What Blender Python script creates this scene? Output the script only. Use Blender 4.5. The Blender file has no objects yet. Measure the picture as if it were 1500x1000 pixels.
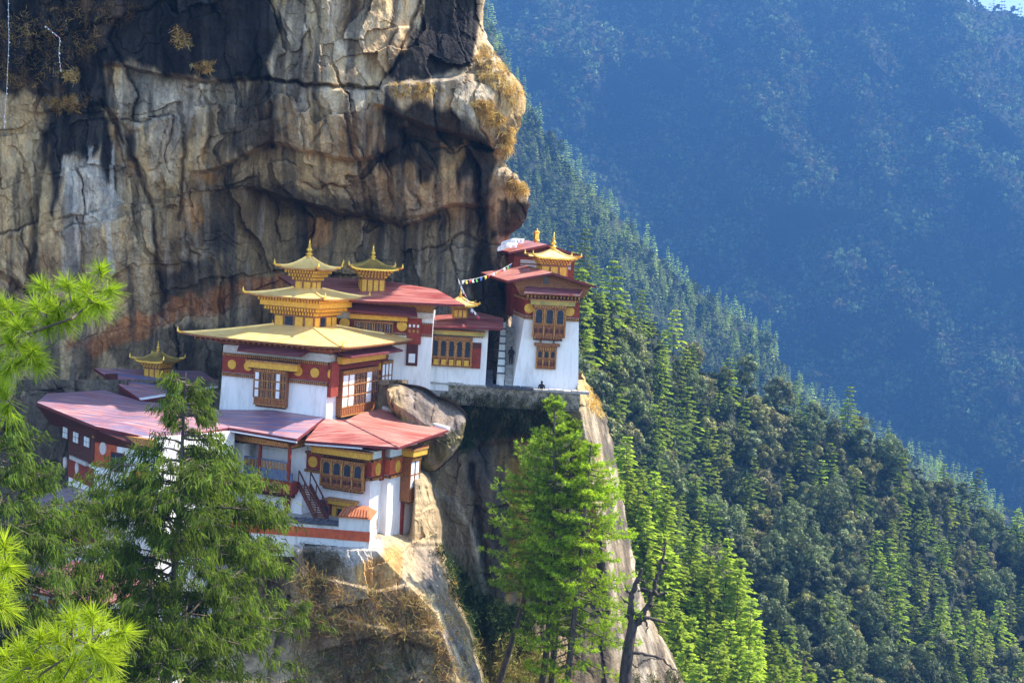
import bpy, bmesh, math, random
import numpy as np
from mathutils import Matrix, Vector

# ------------------------------------------------------------------ camera, sky, sun, exposure
SC = bpy.context.scene
COL = SC.collection
rad = math.radians
FPX, PITCH, ROLL = 2000.0, rad(4.3), rad(3.4)
cF = np.array([0, math.cos(PITCH), -math.sin(PITCH)])
c0 = np.array([1.0, 0, 0]); u0 = np.array([0, math.sin(PITCH), math.cos(PITCH)])
cR = math.cos(ROLL) * c0 + math.sin(ROLL) * u0
cU = -math.sin(ROLL) * c0 + math.cos(ROLL) * u0
cd = bpy.data.cameras.new('camera'); cam = bpy.data.objects.new('camera', cd); COL.objects.link(cam)
cam.matrix_world = Matrix(((cR[0], cU[0], -cF[0], 0), (cR[1], cU[1], -cF[1], 0), (cR[2], cU[2], -cF[2], 0), (0, 0, 0, 1)))
cd.sensor_width = 36; cd.lens = FPX / 1500 * 36; cd.clip_start = 0.5; cd.clip_end = 6000
SC.camera = cam

SUN_AZ, SUN_EL = rad(67), rad(52)
w = bpy.data.worlds.new('World'); SC.world = w; w.use_nodes = True
nt = w.node_tree; bg = nt.nodes['Background']
sky = nt.nodes.new('ShaderNodeTexSky'); sky.sky_type = 'NISHITA'; sky.sun_disc = False
sky.sun_elevation = SUN_EL; sky.sun_rotation = SUN_AZ; sky.altitude = 2000; sky.dust_density = 2.5
nt.links.new(sky.outputs[0], bg.inputs[0]); bg.inputs[1].default_value = 0.15
sl = bpy.data.lights.new('sun', 'SUN'); so = bpy.data.objects.new('sun', sl); COL.objects.link(so)
sl.energy = 3.2; sl.angle = rad(0.5); sl.color = (1, .93, .82)
sdir = Vector((math.sin(SUN_AZ) * math.cos(SUN_EL), math.cos(SUN_AZ) * math.cos(SUN_EL), math.sin(SUN_EL)))
so.rotation_euler = sdir.to_track_quat('Z', 'Y').to_euler(); so.location = (200, 100, 300)
SC.view_settings.view_transform = 'Standard'; SC.view_settings.look = 'None'
SC.view_settings.exposure = 2.2; SC.view_settings.gamma = 1
SC.cycles.volume_bounces = 1; SC.cycles.max_bounces = 6; SC.cycles.transparent_max_bounces = 6

# ------------------------------------------------------------------ helpers
def ray(px, py):
    px = np.asarray(px, float)[..., None]; py = np.asarray(py, float)[..., None]
    return cF + (px - 750) / FPX * cR - (py - 500) / FPX * cU
def P(px, py, Y):
    d = ray(px, py); return d * (np.asarray(Y, float)[..., None] / d[..., 1:2])

def hz(i, j, k, s):
    with np.errstate(over='ignore'):
        h = (i.astype(np.int64) * 374761393 + j.astype(np.int64) * 668265263 + k.astype(np.int64) * 2147483647 + s * 974634541) & 0xffffffff
        h = ((h ^ (h >> 13)) * 1274126177) & 0xffffffff
        h = ((h ^ (h >> 16)) * 2246822519) & 0xffffffff
        h = h ^ (h >> 15)
    return (h & 0xffffff) / float(0xffffff)
def vnoise(x, y, z, s=0):
    x, y, z = np.broadcast_arrays(np.asarray(x, float), np.asarray(y, float), np.asarray(z, float))
    i, j, k = np.floor(x), np.floor(y), np.floor(z)
    fx, fy, fz = x - i, y - j, z - k
    fx, fy, fz = [t * t * (3 - 2 * t) for t in (fx, fy, fz)]
    r = 0
    for a in (0, 1):
        for b in (0, 1):
            for c in (0, 1):
                r = r + hz(i + a, j + b, k + c, s) * (fx if a else 1 - fx) * (fy if b else 1 - fy) * (fz if c else 1 - fz)
    return r * 2 - 1
def fbm(x, y, z, o=4, s=0, g=.5):
    r = 0; a = 1; f = 1
    for q in range(o):
        r = r + a * vnoise(x * f, y * f, z * f, s + q * 7); a *= g; f *= 2.03
    return r
def facet(u, v, s, tilt=1.0):
    iu, iv = np.floor(u), np.floor(v)
    b1 = np.full(u.shape, 9e9); b2 = b1.copy(); h = np.zeros(u.shape); z = np.zeros(u.shape)
    for du in (-1, 0, 1):
        for dv in (-1, 0, 1):
            a, b = iu + du, iv + dv
            cu = a + .1 + .8 * hz(a, b, z, s); cv = b + .1 + .8 * hz(a, b, z, s + 1)
            d = (u - cu) ** 2 + (v - cv) ** 2
            hh = hz(a, b, z, s + 2) * 2 - 1 + tilt * ((hz(a, b, z, s + 3) * 2 - 1) * (u - cu) + (hz(a, b, z, s + 4) * 2 - 1) * (v - cv))
            m = d < b1
            b2 = np.where(m, b1, np.minimum(b2, d)); h = np.where(m, hh, h); b1 = np.where(m, d, b1)
    return h, np.sqrt(b2) - np.sqrt(b1)
def blocks(u, v, s, tilt=1.0):
    rv = v + .35 * (hz(np.floor(u / 3), 0 * u, 0 * u, s + 9) - .5); iv = np.floor(rv); fv = rv - iv
    uu = u * (.7 + .6 * hz(iv, 0 * u, 0 * u, s)) + 17.3 * hz(iv, 0 * u, 0 * u, s + 1); iu = np.floor(uu); fu = uu - iu; z = np.zeros(u.shape)
    h = hz(iu, iv, z, s + 2) * 2 - 1 + tilt * ((hz(iu, iv, z, s + 3) * 2 - 1) * (fu - .5) + (hz(iu, iv, z, s + 4) * 2 - 1) * (fv - .5))
    return h, np.minimum(np.minimum(fu, 1 - fu), np.minimum(fv, 1 - fv) * 1.5)
def seg_d(px, py, pts):
    r = np.full(px.shape, 1e9)
    for (x0, y0), (x1, y1) in zip(pts[:-1], pts[1:]):
        L = (x1 - x0) ** 2 + (y1 - y0) ** 2 + 1e-9
        t = np.clip(((px - x0) * (x1 - x0) + (py - y0) * (y1 - y0)) / L, 0, 1)
        r = np.minimum(r, np.hypot(px - x0 - t * (x1 - x0), py - y0 - t * (y1 - y0)))
    return r
def poly_sd(px, py, pts):
    ins = np.zeros(px.shape, bool); n = len(pts)
    for i in range(n):
        (x0, y0), (x1, y1) = pts[i], pts[(i + 1) % n]
        c = ((y0 > py) != (y1 > py))
        with np.errstate(divide='ignore', invalid='ignore'):
            ins ^= c & (px < (x1 - x0) * (py - y0) / (y1 - y0 + 1e-12) + x0)
    d = seg_d(px, py, list(pts) + [pts[0]])
    return np.where(ins, d, -d)
def sstep(a, b, x):
    t = np.clip((x - a) / (b - a), 0, 1); return t * t * (3 - 2 * t)
def lerpline(pts):
    xs, ys = zip(*pts); return lambda x: np.interp(x, xs, ys)
def rbf(pts):
    A = np.array(pts, float); xy = A[:, :2] / 100; n = len(A)
    def phi(r): return np.where(r > 0, r * r * np.log(r + 1e-12), 0)
    K = np.zeros((n + 3, n + 3)); r = np.linalg.norm(xy[:, None] - xy[None], axis=2)
    K[:n, :n] = phi(r) + np.eye(n) * .02; K[:n, n] = 1; K[:n, n + 1:] = xy; K[n, :n] = 1; K[n + 1:, :n] = xy.T
    c = np.linalg.solve(K, np.concatenate([A[:, 2], np.zeros(3)]))
    def f(px, py):
        x, y = px / 100, py / 100; o = c[n] + c[n + 1] * x + c[n + 2] * y
        for (a, b), q in zip(xy, c[:n]): o = o + q * phi(np.hypot(x - a, y - b))
        return o
    return f

def root_loc(o):
    while o is not None and o.parent is not None: o = o.parent
    return np.array(o.location) if o is not None else np.zeros(3)
def tag(o, label=None, cat=None, group=None, kind=None):
    if label: o['label'] = label
    if cat: o['category'] = cat
    if group: o['group'] = group
    if kind: o['kind'] = kind
    return o
def thing(name, loc, label, cat, group=None):
    o = bpy.data.objects.new(name, None); COL.objects.link(o); o.location = loc; o.empty_display_size = .5
    return tag(o, label, cat, group)
def fast(name, V, Fc, mats, mi=None, tint=None, parent=None, smooth=False, local=False):
    """one mesh object from numpy arrays; Fc is (M,k) or a list of such arrays"""
    V = np.asarray(V, np.float32)
    if parent is not None and not local: V = V - root_loc(parent).astype(np.float32)
    Fs = Fc if isinstance(Fc, list) else [Fc]
    me = bpy.data.meshes.new(name)
    me.vertices.add(len(V)); me.vertices.foreach_set('co', V.ravel())
    li = np.concatenate([f.ravel() for f in Fs]).astype(np.int32)
    cnt = np.concatenate([np.full(len(f), f.shape[1]) for f in Fs]).astype(np.int32)
    me.loops.add(len(li)); me.loops.foreach_set('vertex_index', li)
    st = np.concatenate([[0], np.cumsum(cnt)[:-1]]).astype(np.int32)
    me.polygons.add(len(cnt)); me.polygons.foreach_set('loop_start', st); me.polygons.foreach_set('loop_total', cnt)
    if mi is not None: me.polygons.foreach_set('material_index', np.asarray(mi, np.int32))
    me.polygons.foreach_set('use_smooth', np.full(len(cnt), bool(smooth)))
    for m in (mats if isinstance(mats, (list, tuple)) else [mats]): me.materials.append(m)
    if tint is not None:
        a = me.attributes.new('tint', 'FLOAT_COLOR', 'POINT')
        c = np.ones((len(V), 4), np.float32); c[:, :3] = tint; a.data.foreach_set('color', c.ravel())
    me.update(calc_edges=True); me.validate()
    o = bpy.data.objects.new(name, me); COL.objects.link(o)
    if parent is not None: o.parent = parent
    return o
def grid_faces(ny, nx):
    i = np.arange(ny * nx).reshape(ny, nx)
    return np.stack([i[:-1, :-1], i[:-1, 1:], i[1:, 1:], i[1:, :-1]], -1).reshape(-1, 4)

class MB:
    def __init__(s): s.v = []; s.f = []; s.m = []
    def add(s, vs, fs, m=0):
        b = len(s.v); s.v += [tuple(map(float, q)) for q in vs]
        s.f += [tuple(b + i for i in q) for q in fs]; s.m += [m] * len(fs)
    def hexa(s, lo, hi, m=0):
        n = len(lo); s.add(list(lo) + list(hi), [tuple(range(n))[::-1], tuple(range(n, 2 * n))] + [(i, (i + 1) % n, n + (i + 1) % n, n + i) for i in range(n)], m)
    def lathe(s, c, prof, n=14, m=0, ax=None):
        c = np.asarray(c, float); vs = []; fs = []
        for r, z in prof:
            for k in range(n):
                a = 2 * math.pi * k / n; vs.append(c + [r * math.cos(a), r * math.sin(a), z])
        for i in range(len(prof) - 1):
            for k in range(n): fs.append((i * n + k, i * n + (k + 1) % n, (i + 1) * n + (k + 1) % n, (i + 1) * n + k))
        fs.append(tuple(range(n))[::-1]); fs.append(tuple((len(prof) - 1) * n + k for k in range(n)))
        s.add(vs, fs, m)
    def tube(s, pts, rs, n=6, m=0):
        V, Fq = tube(pts, rs, n); s.add(V, [tuple(q) for q in Fq], m)
        b = len(V)
        s.add(V[-n:], [tuple(range(n))], m)
    def bar(s, a, b, w, h, m=0):
        a = np.asarray(a, float); b = np.asarray(b, float); d = b - a; d /= np.linalg.norm(d)
        up = np.array([0, 0, 1.0]) if abs(d[2]) < .95 else np.array([1.0, 0, 0])
        x = np.cross(d, up); x /= np.linalg.norm(x); y = np.cross(x, d)
        q = [x * w / 2 + y * h / 2, -x * w / 2 + y * h / 2, -x * w / 2 - y * h / 2, x * w / 2 - y * h / 2]
        s.hexa([a + e for e in q], [b + e for e in q], m)
    def build(s, name, mats, parent=None, smooth=False):
        L = root_loc(parent); me = bpy.data.meshes.new(name)
        me.from_pydata([tuple(np.array(q) - L) for q in s.v], [], s.f)
        for m in (mats if isinstance(mats, (list, tuple)) else [mats]): me.materials.append(m)
        me.polygons.foreach_set('material_index', np.array(s.m, np.int32))
        if smooth: me.polygons.foreach_set('use_smooth', np.ones(len(s.f), bool))
        bm = bmesh.new(); bm.from_mesh(me); bmesh.ops.recalc_face_normals(bm, faces=bm.faces); bm.to_mesh(me); bm.free()
        me.update(); o = bpy.data.objects.new(name, me); COL.objects.link(o)
        if parent is not None: o.parent = parent
        return o
def tube(pts, rs, n=6):
    pts = np.asarray(pts, float); rs = np.broadcast_to(np.asarray(rs, float), (len(pts),))
    d = np.gradient(pts, axis=0); d /= np.linalg.norm(d, axis=1)[:, None] + 1e-9
    ref = np.array([.31, .2, .93]) if abs(d[0] @ [.31, .2, .93]) < .9 else np.array([1, .2, 0.])
    V = []
    for p, t, r in zip(pts, d, rs):
        x = np.cross(t, ref); x /= np.linalg.norm(x) + 1e-9; y = np.cross(t, x)
        for k in range(n):
            a = 2 * math.pi * k / n; V.append(p + r * (x * math.cos(a) + y * math.sin(a)))
    i = np.arange(len(pts) * n).reshape(-1, n); j = np.roll(i, -1, 1)
    return np.array(V), np.stack([i[:-1], j[:-1], j[1:], i[1:]], -1).reshape(-1, 4)

class Face:
    """a wall plane: u along it, z up, n outwards; px/py pairs are taken where the ray meets the plane"""
    def __init__(s, o, yaw):
        a = rad(yaw); s.o = np.asarray(o, float); s.u = np.array([math.cos(a), math.sin(a), 0]); s.n = np.array([math.sin(a), -math.cos(a), 0]); s.yaw = yaw
    def uv(s, px, py, d=0):
        r = ray(px, py); t = ((s.o + s.n * d) @ s.n) / (r @ s.n); p = r * t - s.o; return float(p @ s.u), float(p[2])
    def W(s, a, b, d=0): return s.o + s.u * a + np.array([0, 0, b]) + s.n * d
    def box(s, mb, a0, a1, b0, b1, d0, d1, m=0):
        if a0 > a1: a0, a1 = a1, a0
        if b0 > b1: b0, b1 = b1, b0
        q = lambda d: [s.W(a0, b0, d), s.W(a1, b0, d), s.W(a1, b1, d), s.W(a0, b1, d)]
        mb.hexa(q(d0), q(d1), m)
    def poly(s, mb, pts, d0, d1, m=0): mb.hexa([s.W(a, b, d0) for a, b in pts], [s.W(a, b, d1) for a, b in pts], m)
    def disc(s, mb, a, b, r, d0, d1, m=0, n=22):
        s.poly(mb, [(a + r * math.cos(2 * math.pi * k / n), b + r * math.sin(2 * math.pi * k / n)) for k in range(n)], d0, d1, m)
    def dent(s, mb, a0, a1, b0, b1, d0, d1, step=.16, fill=.55, m=0):
        n = max(2, int(round((a1 - a0) / step))); st = (a1 - a0) / n
        for i in range(n): s.box(mb, a0 + i * st + st * (1 - fill) / 2, a0 + i * st + st * (1 + fill) / 2, b0, b1, d0, d1, m)

# ------------------------------------------------------------------ materials
def newmat(name):
    m = bpy.data.materials.new(name); m.use_nodes = True; t = m.node_tree
    return m, t, t.nodes['Principled BSDF'], t.nodes['Material Output']
def N(t, k, **kw):
    n = t.nodes.new(k)
    for a, b in kw.items(): setattr(n, a, b)
    return n
def noise_node(t, scale, mapsc=None, rot=0, detail=5, rough=.6, co='Object'):
    tc = N(t, 'ShaderNodeTexCoord'); no = N(t, 'ShaderNodeTexNoise'); no.inputs['Scale'].default_value = scale
    no.inputs['Detail'].default_value = detail; no.inputs['Roughness'].default_value = rough
    mp = N(t, 'ShaderNodeMapping'); mp.inputs['Scale'].default_value = mapsc or (1, 1, 1); mp.inputs['Rotation'].default_value = (0, 0, rad(rot))
    t.links.new(tc.outputs[co], mp.inputs[0]); t.links.new(mp.outputs[0], no.inputs['Vector'])
    return no
def ramp(t, src, stops):
    r = N(t, 'ShaderNodeValToRGB'); e = r.color_ramp.elements
    while len(e) < len(stops): e.new(.5)
    for q, (p, c) in zip(e, stops): q.position = p; q.color = (*c, 1) if len(c) == 3 else c
    t.links.new(src, r.inputs[0]); return r
def mixc(t, fac, a, b, mode='MIX'):
    n = N(t, 'ShaderNodeMix', data_type='RGBA', blend_type=mode)
    for s, v in ((n.inputs[0], fac), (n.inputs[6], a), (n.inputs[7], b)):
        if hasattr(v, 'links') or hasattr(v, 'is_linked'): t.links.new(v, s)
        elif isinstance(v, (int, float)): s.default_value = v
        else: s.default_value = (*v, 1)
    return n.outputs[2]
def bump(t, b, src, strength=.4, dist=.05):
    n = N(t, 'ShaderNodeBump'); n.inputs['Strength'].default_value = strength; n.inputs['Distance'].default_value = dist
    t.links.new(src, n.inputs['Height']); t.links.new(n.outputs[0], b.inputs['Normal']); return n
def M(name, c, c2=None, rough=.7, metal=0, scale=2.0, mapsc=None, rot=0, bs=.25, bd=.03, lo=.35, hi=.65, spec=.4):
    m, t, b, o = newmat(name); b.inputs['Roughness'].default_value = rough; b.inputs['Metallic'].default_value = metal
    b.inputs['Specular IOR Level'].default_value = spec
    c2 = c2 or tuple(x * .6 for x in c)
    no = noise_node(t, scale, mapsc, rot); r = ramp(t, no.outputs[0], [(lo, c2), (hi, c)])
    t.links.new(r.outputs[0], b.inputs['Base Color']); bump(t, b, no.outputs[0], bs, bd); return m

def plaster(name, c=(.88, .82, .765), dirty=(.52, .46, .39), amount=.7):
    m, t, b, o = newmat(name); b.inputs['Roughness'].default_value = .9
    n1 = noise_node(t, .8, (1, 1, .35)); n2 = noise_node(t, 4, (1, 1, .12), detail=3)
    r1 = ramp(t, n1.outputs[0], [(.30, (amount,) * 3), (.48, (0, 0, 0))]); r2 = ramp(t, n2.outputs[0], [(.36, (.5 * amount,) * 3), (.5, (0, 0, 0))])
    a = mixc(t, r1.outputs[0], c, dirty); a2 = mixc(t, r2.outputs[0], a, tuple(x * .72 for x in c))
    t.links.new(a2, b.inputs['Base Color']); n3 = noise_node(t, 9); bump(t, b, n3.outputs[0], .35, .03); return m
def tin(name, rot, c=(.50, .085, .075), fade=(.72, .42, .38), old=(.16, .035, .045), rough=.38, st=(.36, .47, .62), fa=.55):
    m, t, b, o = newmat(name); b.inputs['Roughness'].default_value = rough; b.inputs['Specular IOR Level'].default_value = .32
    n1 = noise_node(t, 1.1, (.25, 3.2, 1), rot, 6, .7); n2 = noise_node(t, .35, None, rot, 4)
    r1 = ramp(t, n1.outputs[0], [(st[0], old), (st[1], c), (st[2], fade)])
    r2 = ramp(t, n2.outputs[0], [(.35, (0, 0, 0)), (.65, (fa, fa, fa))])
    a = mixc(t, r2.outputs[0], r1.outputs[0], fade)
    t.links.new(a, b.inputs['Base Color'])
    tc = N(t, 'ShaderNodeTexCoord'); mp = N(t, 'ShaderNodeMapping'); mp.inputs['Rotation'].default_value = (0, 0, rad(rot))
    wv = N(t, 'ShaderNodeTexWave', bands_direction='Y'); wv.inputs['Scale'].default_value = 1.6; wv.inputs['Distortion'].default_value = .6
    t.links.new(tc.outputs['Object'], mp.inputs[0]); t.links.new(mp.outputs[0], wv.inputs[0])
    bump(t, b, wv.outputs['Fac'], .35, .05); return m
def gold(name, c=(.98, .71, .28), c2=(.9, .57, .17), metal=.2, rough=.4):
    m = M(name, c, c2, rough, metal, 1.5, (1, 1, 1), 0, .15, .02); return m
def rockmat(name):
    m, t, b, o = newmat(name); b.inputs['Roughness'].default_value = .9; b.inputs['Specular IOR Level'].default_value = .1
    at = N(t, 'ShaderNodeAttribute', attribute_name='tint')
    s1 = noise_node(t, .9, (1, 1, .22), 0, 7, .68); s2 = noise_node(t, 2.6, (1, 1, .12), 0, 5, .65); s3 = noise_node(t, 4.5, None, 0, 6, .75)
    r1 = ramp(t, s1.outputs[0], [(.3, (.5, .5, .52)), (.5, (1, 1, 1)), (.7, (1.45, 1.38, 1.25))])
    r2 = ramp(t, s2.outputs[0], [(.3, (.62, .62, .66)), (.52, (1, 1, 1)), (.72, (1.35, 1.33, 1.28))])
    r3 = ramp(t, s3.outputs[0], [(.3, (.6, .58, .56)), (.5, (1, 1, 1)), (.7, (1.3, 1.28, 1.2))])
    a = mixc(t, 1.0, at.outputs['Color'], r1.outputs[0], 'MULTIPLY'); a = mixc(t, .8, a, r2.outputs[0], 'MULTIPLY'); a = mixc(t, .75, a, r3.outputs[0], 'MULTIPLY')
    t.links.new(a, b.inputs['Base Color'])
    w1 = noise_node(t, 1.3, (1.3, 1, .55), 20, 8, .7)
    n1 = bump(t, b, w1.outputs[0], .9, .5)
    n2 = N(t, 'ShaderNodeBump'); n2.inputs['Strength'].default_value = .6; n2.inputs['Distance'].default_value = .12
    t.links.new(s3.outputs[0], n2.inputs['Height']); t.links.new(n1.outputs[0], n2.inputs['Normal']); t.links.new(n2.outputs[0], b.inputs['Normal'])
    return m
def leafmat(name, trans=.35, rough=.6, jit=.35):
    m, t, b, o = newmat(name); b.inputs['Roughness'].default_value = rough; b.inputs['Specular IOR Level'].default_value = .12
    at = N(t, 'ShaderNodeAttribute', attribute_name='tint'); oi = N(t, 'ShaderNodeObjectInfo')
    mr = N(t, 'ShaderNodeMapRange'); mr.inputs[3].default_value = 1 - jit; mr.inputs[4].default_value = 1 + jit
    t.links.new(oi.outputs['Random'], mr.inputs[0])
    vm = N(t, 'ShaderNodeVectorMath', operation='SCALE'); t.links.new(at.outputs['Color'], vm.inputs[0]); t.links.new(mr.outputs[0], vm.inputs['Scale'])
    t.links.new(vm.outputs[0], b.inputs['Base Color'])
    tr = N(t, 'ShaderNodeBsdfTranslucent'); v2 = N(t, 'ShaderNodeVectorMath', operation='MULTIPLY'); v2.inputs[1].default_value = (1.5, 1.6, .8)
    t.links.new(vm.outputs[0], v2.inputs[0]); t.links.new(v2.outputs[0], tr.inputs[0])
    mx = N(t, 'ShaderNodeMixShader'); mx.inputs[0].default_value = trans
    t.links.new(b.outputs[0], mx.inputs[1]); t.links.new(tr.outputs[0], mx.inputs[2]); t.links.new(mx.outputs[0], o.inputs[0]); return m

WHITE = plaster('white_plaster'); STAINED = plaster('stained_plaster', (.72, .69, .63), (.22, .19, .15), 1.0)
RED = M('ochre_red_paint', (.30, .045, .022), (.20, .028, .016), .8, scale=3)
ORED = M('orange_red_paint', (.62, .12, .035), (.45, .075, .03), .8, scale=3)
YEL = M('yellow_paint', (.78, .43, .04), (.62, .30, .03), .6, scale=4)
WOOD = M('painted_brown_wood', (.34, .13, .035), (.16, .05, .018), .6, scale=9)
DWOOD = M('dark_red_wood', (.12, .028, .02), (.06, .014, .012), .7, scale=5)
TINW = tin('sky_tinted_worn_tin', 22, (.34, .10, .10), (.50, .31, .31), (.12, .15, .27), .34, (.44, .51, .60), .35)  # blue-grey streaks: sky reflection painted into the worn red tin
PANELW = M('orange_brown_panel', (.40, .14, .035), (.22, .06, .02), .7, scale=8)
CARVE = M('carved_gilt_wood', (.62, .30, .06), (.22, .06, .02), .6, scale=14, lo=.42, hi=.58)
BLUEW = M('blue_grey_painted_wood', (.16, .2, .3), (.09, .11, .17), .7, scale=6)
PALE = M('pale_grey_trim', (.62, .56, .5), (.45, .4, .35), .85, scale=4)
PAPER = M('white_window_panes', (.86, .85, .83), (.75, .74, .72), .5, scale=3)
GLASS = M('dark_window_glass', (.035, .045, .07), (.02, .025, .04), .12, scale=3, spec=.7, bs=.02)
MEDW = M('white_disc_paint', (.72, .6, .55), (.62, .5, .46), .8)
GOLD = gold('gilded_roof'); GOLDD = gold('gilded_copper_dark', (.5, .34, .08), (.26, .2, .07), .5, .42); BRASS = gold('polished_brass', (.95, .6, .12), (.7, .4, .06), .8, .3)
TIN = tin('weathered_red_tin', 22, (.36, .06, .05), (.50, .24, .2), (.15, .035, .04), .38, (.42, .50, .60), .4); TINP = tin('pink_faded_tin', 22, (.44, .10, .07), (.53, .28, .22), (.24, .05, .045), .38, (.41, .50, .60), .45)
TINB = tin('dull_maroon_tin', 22, (.19, .05, .06), (.30, .12, .13), (.09, .025, .04), .34)
EDGE = M('dark_maroon_edge', (.17, .02, .022), (.11, .014, .016), .6)
SLATE = M('dark_slate_coping', (.10, .1, .12), (.04, .04, .05), .7, scale=5, bs=.8, bd=.08)
TILE = M('terracotta_tile', (.5, .17, .06), (.3, .08, .03), .8, scale=5, mapsc=(4, 1, 1))
STONE = M('rubble_stone', (.36, .29, .2), (.10, .085, .06), .9, scale=2.2, bs=1, bd=.2, lo=.38, hi=.6)
STEPM = M('grey_step_stone', (.48, .43, .37), (.25, .22, .19), .9, scale=3)
PIPE = M('white_gutter', (.75, .74, .74), (.6, .6, .6), .4)
ROCK = rockmat('cliff_rock')
# ------------------------------------------------------------------ cliffs
RNG = np.random.default_rng(7)
def rock_disp(x, z, s, amp=1.0):
    wx = x + .9 * fbm(x * .22, 3.1, z * .22, 3, s + 50) + .22 * fbm(x * .9, 1.1, z * .9, 3, s + 60)
    wz = z + 1.2 * fbm(x * .2, 7.7, z * .2, 3, s + 70) + .25 * fbm(x * .9, 5.1, z * .9, 3, s + 80)
    h1, e1 = blocks((wx + .20 * wz) / 4.6, (wz - .22 * wx) / 7.5, s, 2.0)
    h2, e2 = blocks((wx + .12 * wz) / 1.7, (wz - .3 * wx) / 4.6, s + 11, 1.9)
    h3, e3 = facet((wx + .3 * wz) / .75, wz / 1.05, s + 23, 1.2)
    d = .85 * h1 + .30 * h2 + .09 * h3 + .5 * fbm(x * .25, 0, z * .16, 4, s + 5) + .09 * fbm(x * 2.2, 0, z * 1.3, 4, s + 9, .6)
    k1 = sstep(.0, .45, fbm(x * .17, 2, z * .17, 3, s + 91)); k2 = sstep(.05, .5, fbm(x * .4, 4, z * .4, 3, s + 93))
    d = d + .38 * k1 * np.exp(-(e1 / .025) ** 2) + .11 * k2 * np.exp(-(e2 / .04) ** 2)
    return d * amp, h1, h2, h3
def mixa(c, col, a):
    a = np.clip(a, 0, 1)[..., None]; return c * (1 - a) + np.array(col) * a
def build_cliff(name, px, py, D, edgeY, s, tintf, label, steps, cracks, amp=1.0, wrap=14, nose=70, nose_d=3.8, wrapk=3.2, ampf=None):
    ny, nx = px.shape
    for pts, dep, dist in steps:
        xs, ys = zip(*pts); yl = np.interp(px, xs, ys) + 5 * fbm(px / 60, 0, 2, 3, s + len(xs)); q = py - yl
        inr = sstep(xs[0] - 25, xs[0] + 25, px) * (1 - sstep(xs[-1] - 25, xs[-1] + 25, px))
        D = D + inr * dep * sstep(-2, 5, q) * np.exp(-np.maximum(q, 0) / dist)
    W0 = P(px, py, D); x, z = W0[..., 0], W0[..., 2]
    dd, h1, h2, h3 = rock_disp(x, z, s, amp)
    if ampf is not None: dd = dd * ampf
    D = D + dd
    for pts, dep, wd in cracks:
        q = seg_d(px + 3 * fbm(px / 14, 0, py / 14, 2, 3), py + 3 * fbm(px / 14, 4, py / 14, 2, 4), pts)
        D = D + dep * np.exp(-(q / wd) ** 2)
    if nose:
        de = np.clip((edgeY(py) + 2 - px) / nose, 0, 1); D = D + nose_d * (1 - np.sqrt(np.clip(1 - (1 - de) ** 2, 0, 1)))
    V = P(px, py, D)
    tint = tintf(px, py, V[..., 0], V[..., 2], h1, h2, h3)
    if wrap:
        k = np.arange(1, wrap + 1)[None, :]; e = V[:, -1:, :]
        nz = fbm(e[..., 0] * .3 + k * .4, k * .7, e[..., 2] * .3, 3, s + 90)
        wv = e + np.stack([-(k / wrap) ** 1.6 * 12 + nz * .9 * (k > 1), k * wrapk + 0 * nz, 0 * nz], -1)
        V = np.concatenate([V, wv], 1); tint = np.concatenate([tint, np.repeat(tint[:, -1:], wrap, 1)], 1)
    o = fast(name, V.reshape(-1, 3), grid_faces(V.shape[0], V.shape[1]), ROCK, tint=tint.reshape(-1, 3))
    tag(o, label, 'cliff', kind='structure')
    return V[:, :nx]

# --- the overhanging upper cliff
up_e = lerpline([(-260, 690), (0, 709), (30, 706), (60, 713), (100, 742), (125, 762), (150, 769), (170, 768), (200, 758), (225, 744), (245, 739), (258, 760), (280, 773), (300, 776), (325, 770), (345, 748), (360, 738), (400, 748), (640, 748)])
NR, NC = 520, 620
pyg = np.linspace(-230, 650, NR)[:, None] * np.ones((1, NC))
ed = up_e(pyg[:, :1]) + 3.0 * fbm(pyg[:, :1] / 13, 0, 1, 4, 2)
pxg = -270 + (ed + 270) * np.linspace(0, 1, NC)[None, :]
upY = rbf([(-250, 100, 100), (-250, 600, 99), (0, -200, 104), (300, -200, 104.5), (650, -200, 110), (0, 60, 104), (200, 60, 105.2), (400, 60, 105.8), (560, 60, 107.6), (650, 60, 112.5), (700, 180, 109.5), (620, 190, 109.5),
           (520, 180, 107.2), (400, 170, 106.9), (200, 200, 107), (50, 200, 105), (50, 400, 105.5), (200, 350, 108.5), (350, 300, 112), (500, 270, 112), (640, 270, 113.5), (740, 300, 117), (500, 350, 117),
           (620, 360, 119), (700, 400, 121), (400, 400, 116), (280, 430, 113), (160, 480, 109), (60, 560, 107), (300, 520, 115), (500, 520, 119), (720, 520, 122), (100, 640, 106), (-100, 640, 101), (500, 640, 119), (740, 640, 122)])
STEPS = [([(150, 92), (190, 100), (250, 110), (312, 119), (390, 116)], 1.1, 45),
         ([(300, 250), (350, 234), (395, 207), (430, 216), (490, 236), (545, 233), (575, 215)], 3.0, 50),
         ([(370, 272), (440, 292), (500, 312), (590, 326), (660, 301), (705, 300)], 4.6, 75),
         ([(555, 150), (620, 178), (690, 200), (742, 226)], 3.6, 85), ([(570, 118), (640, 112), (692, 106)], -2.4, 60),
         ([(60, 165), (150, 150), (190, 190)], .8, 60)]
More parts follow.
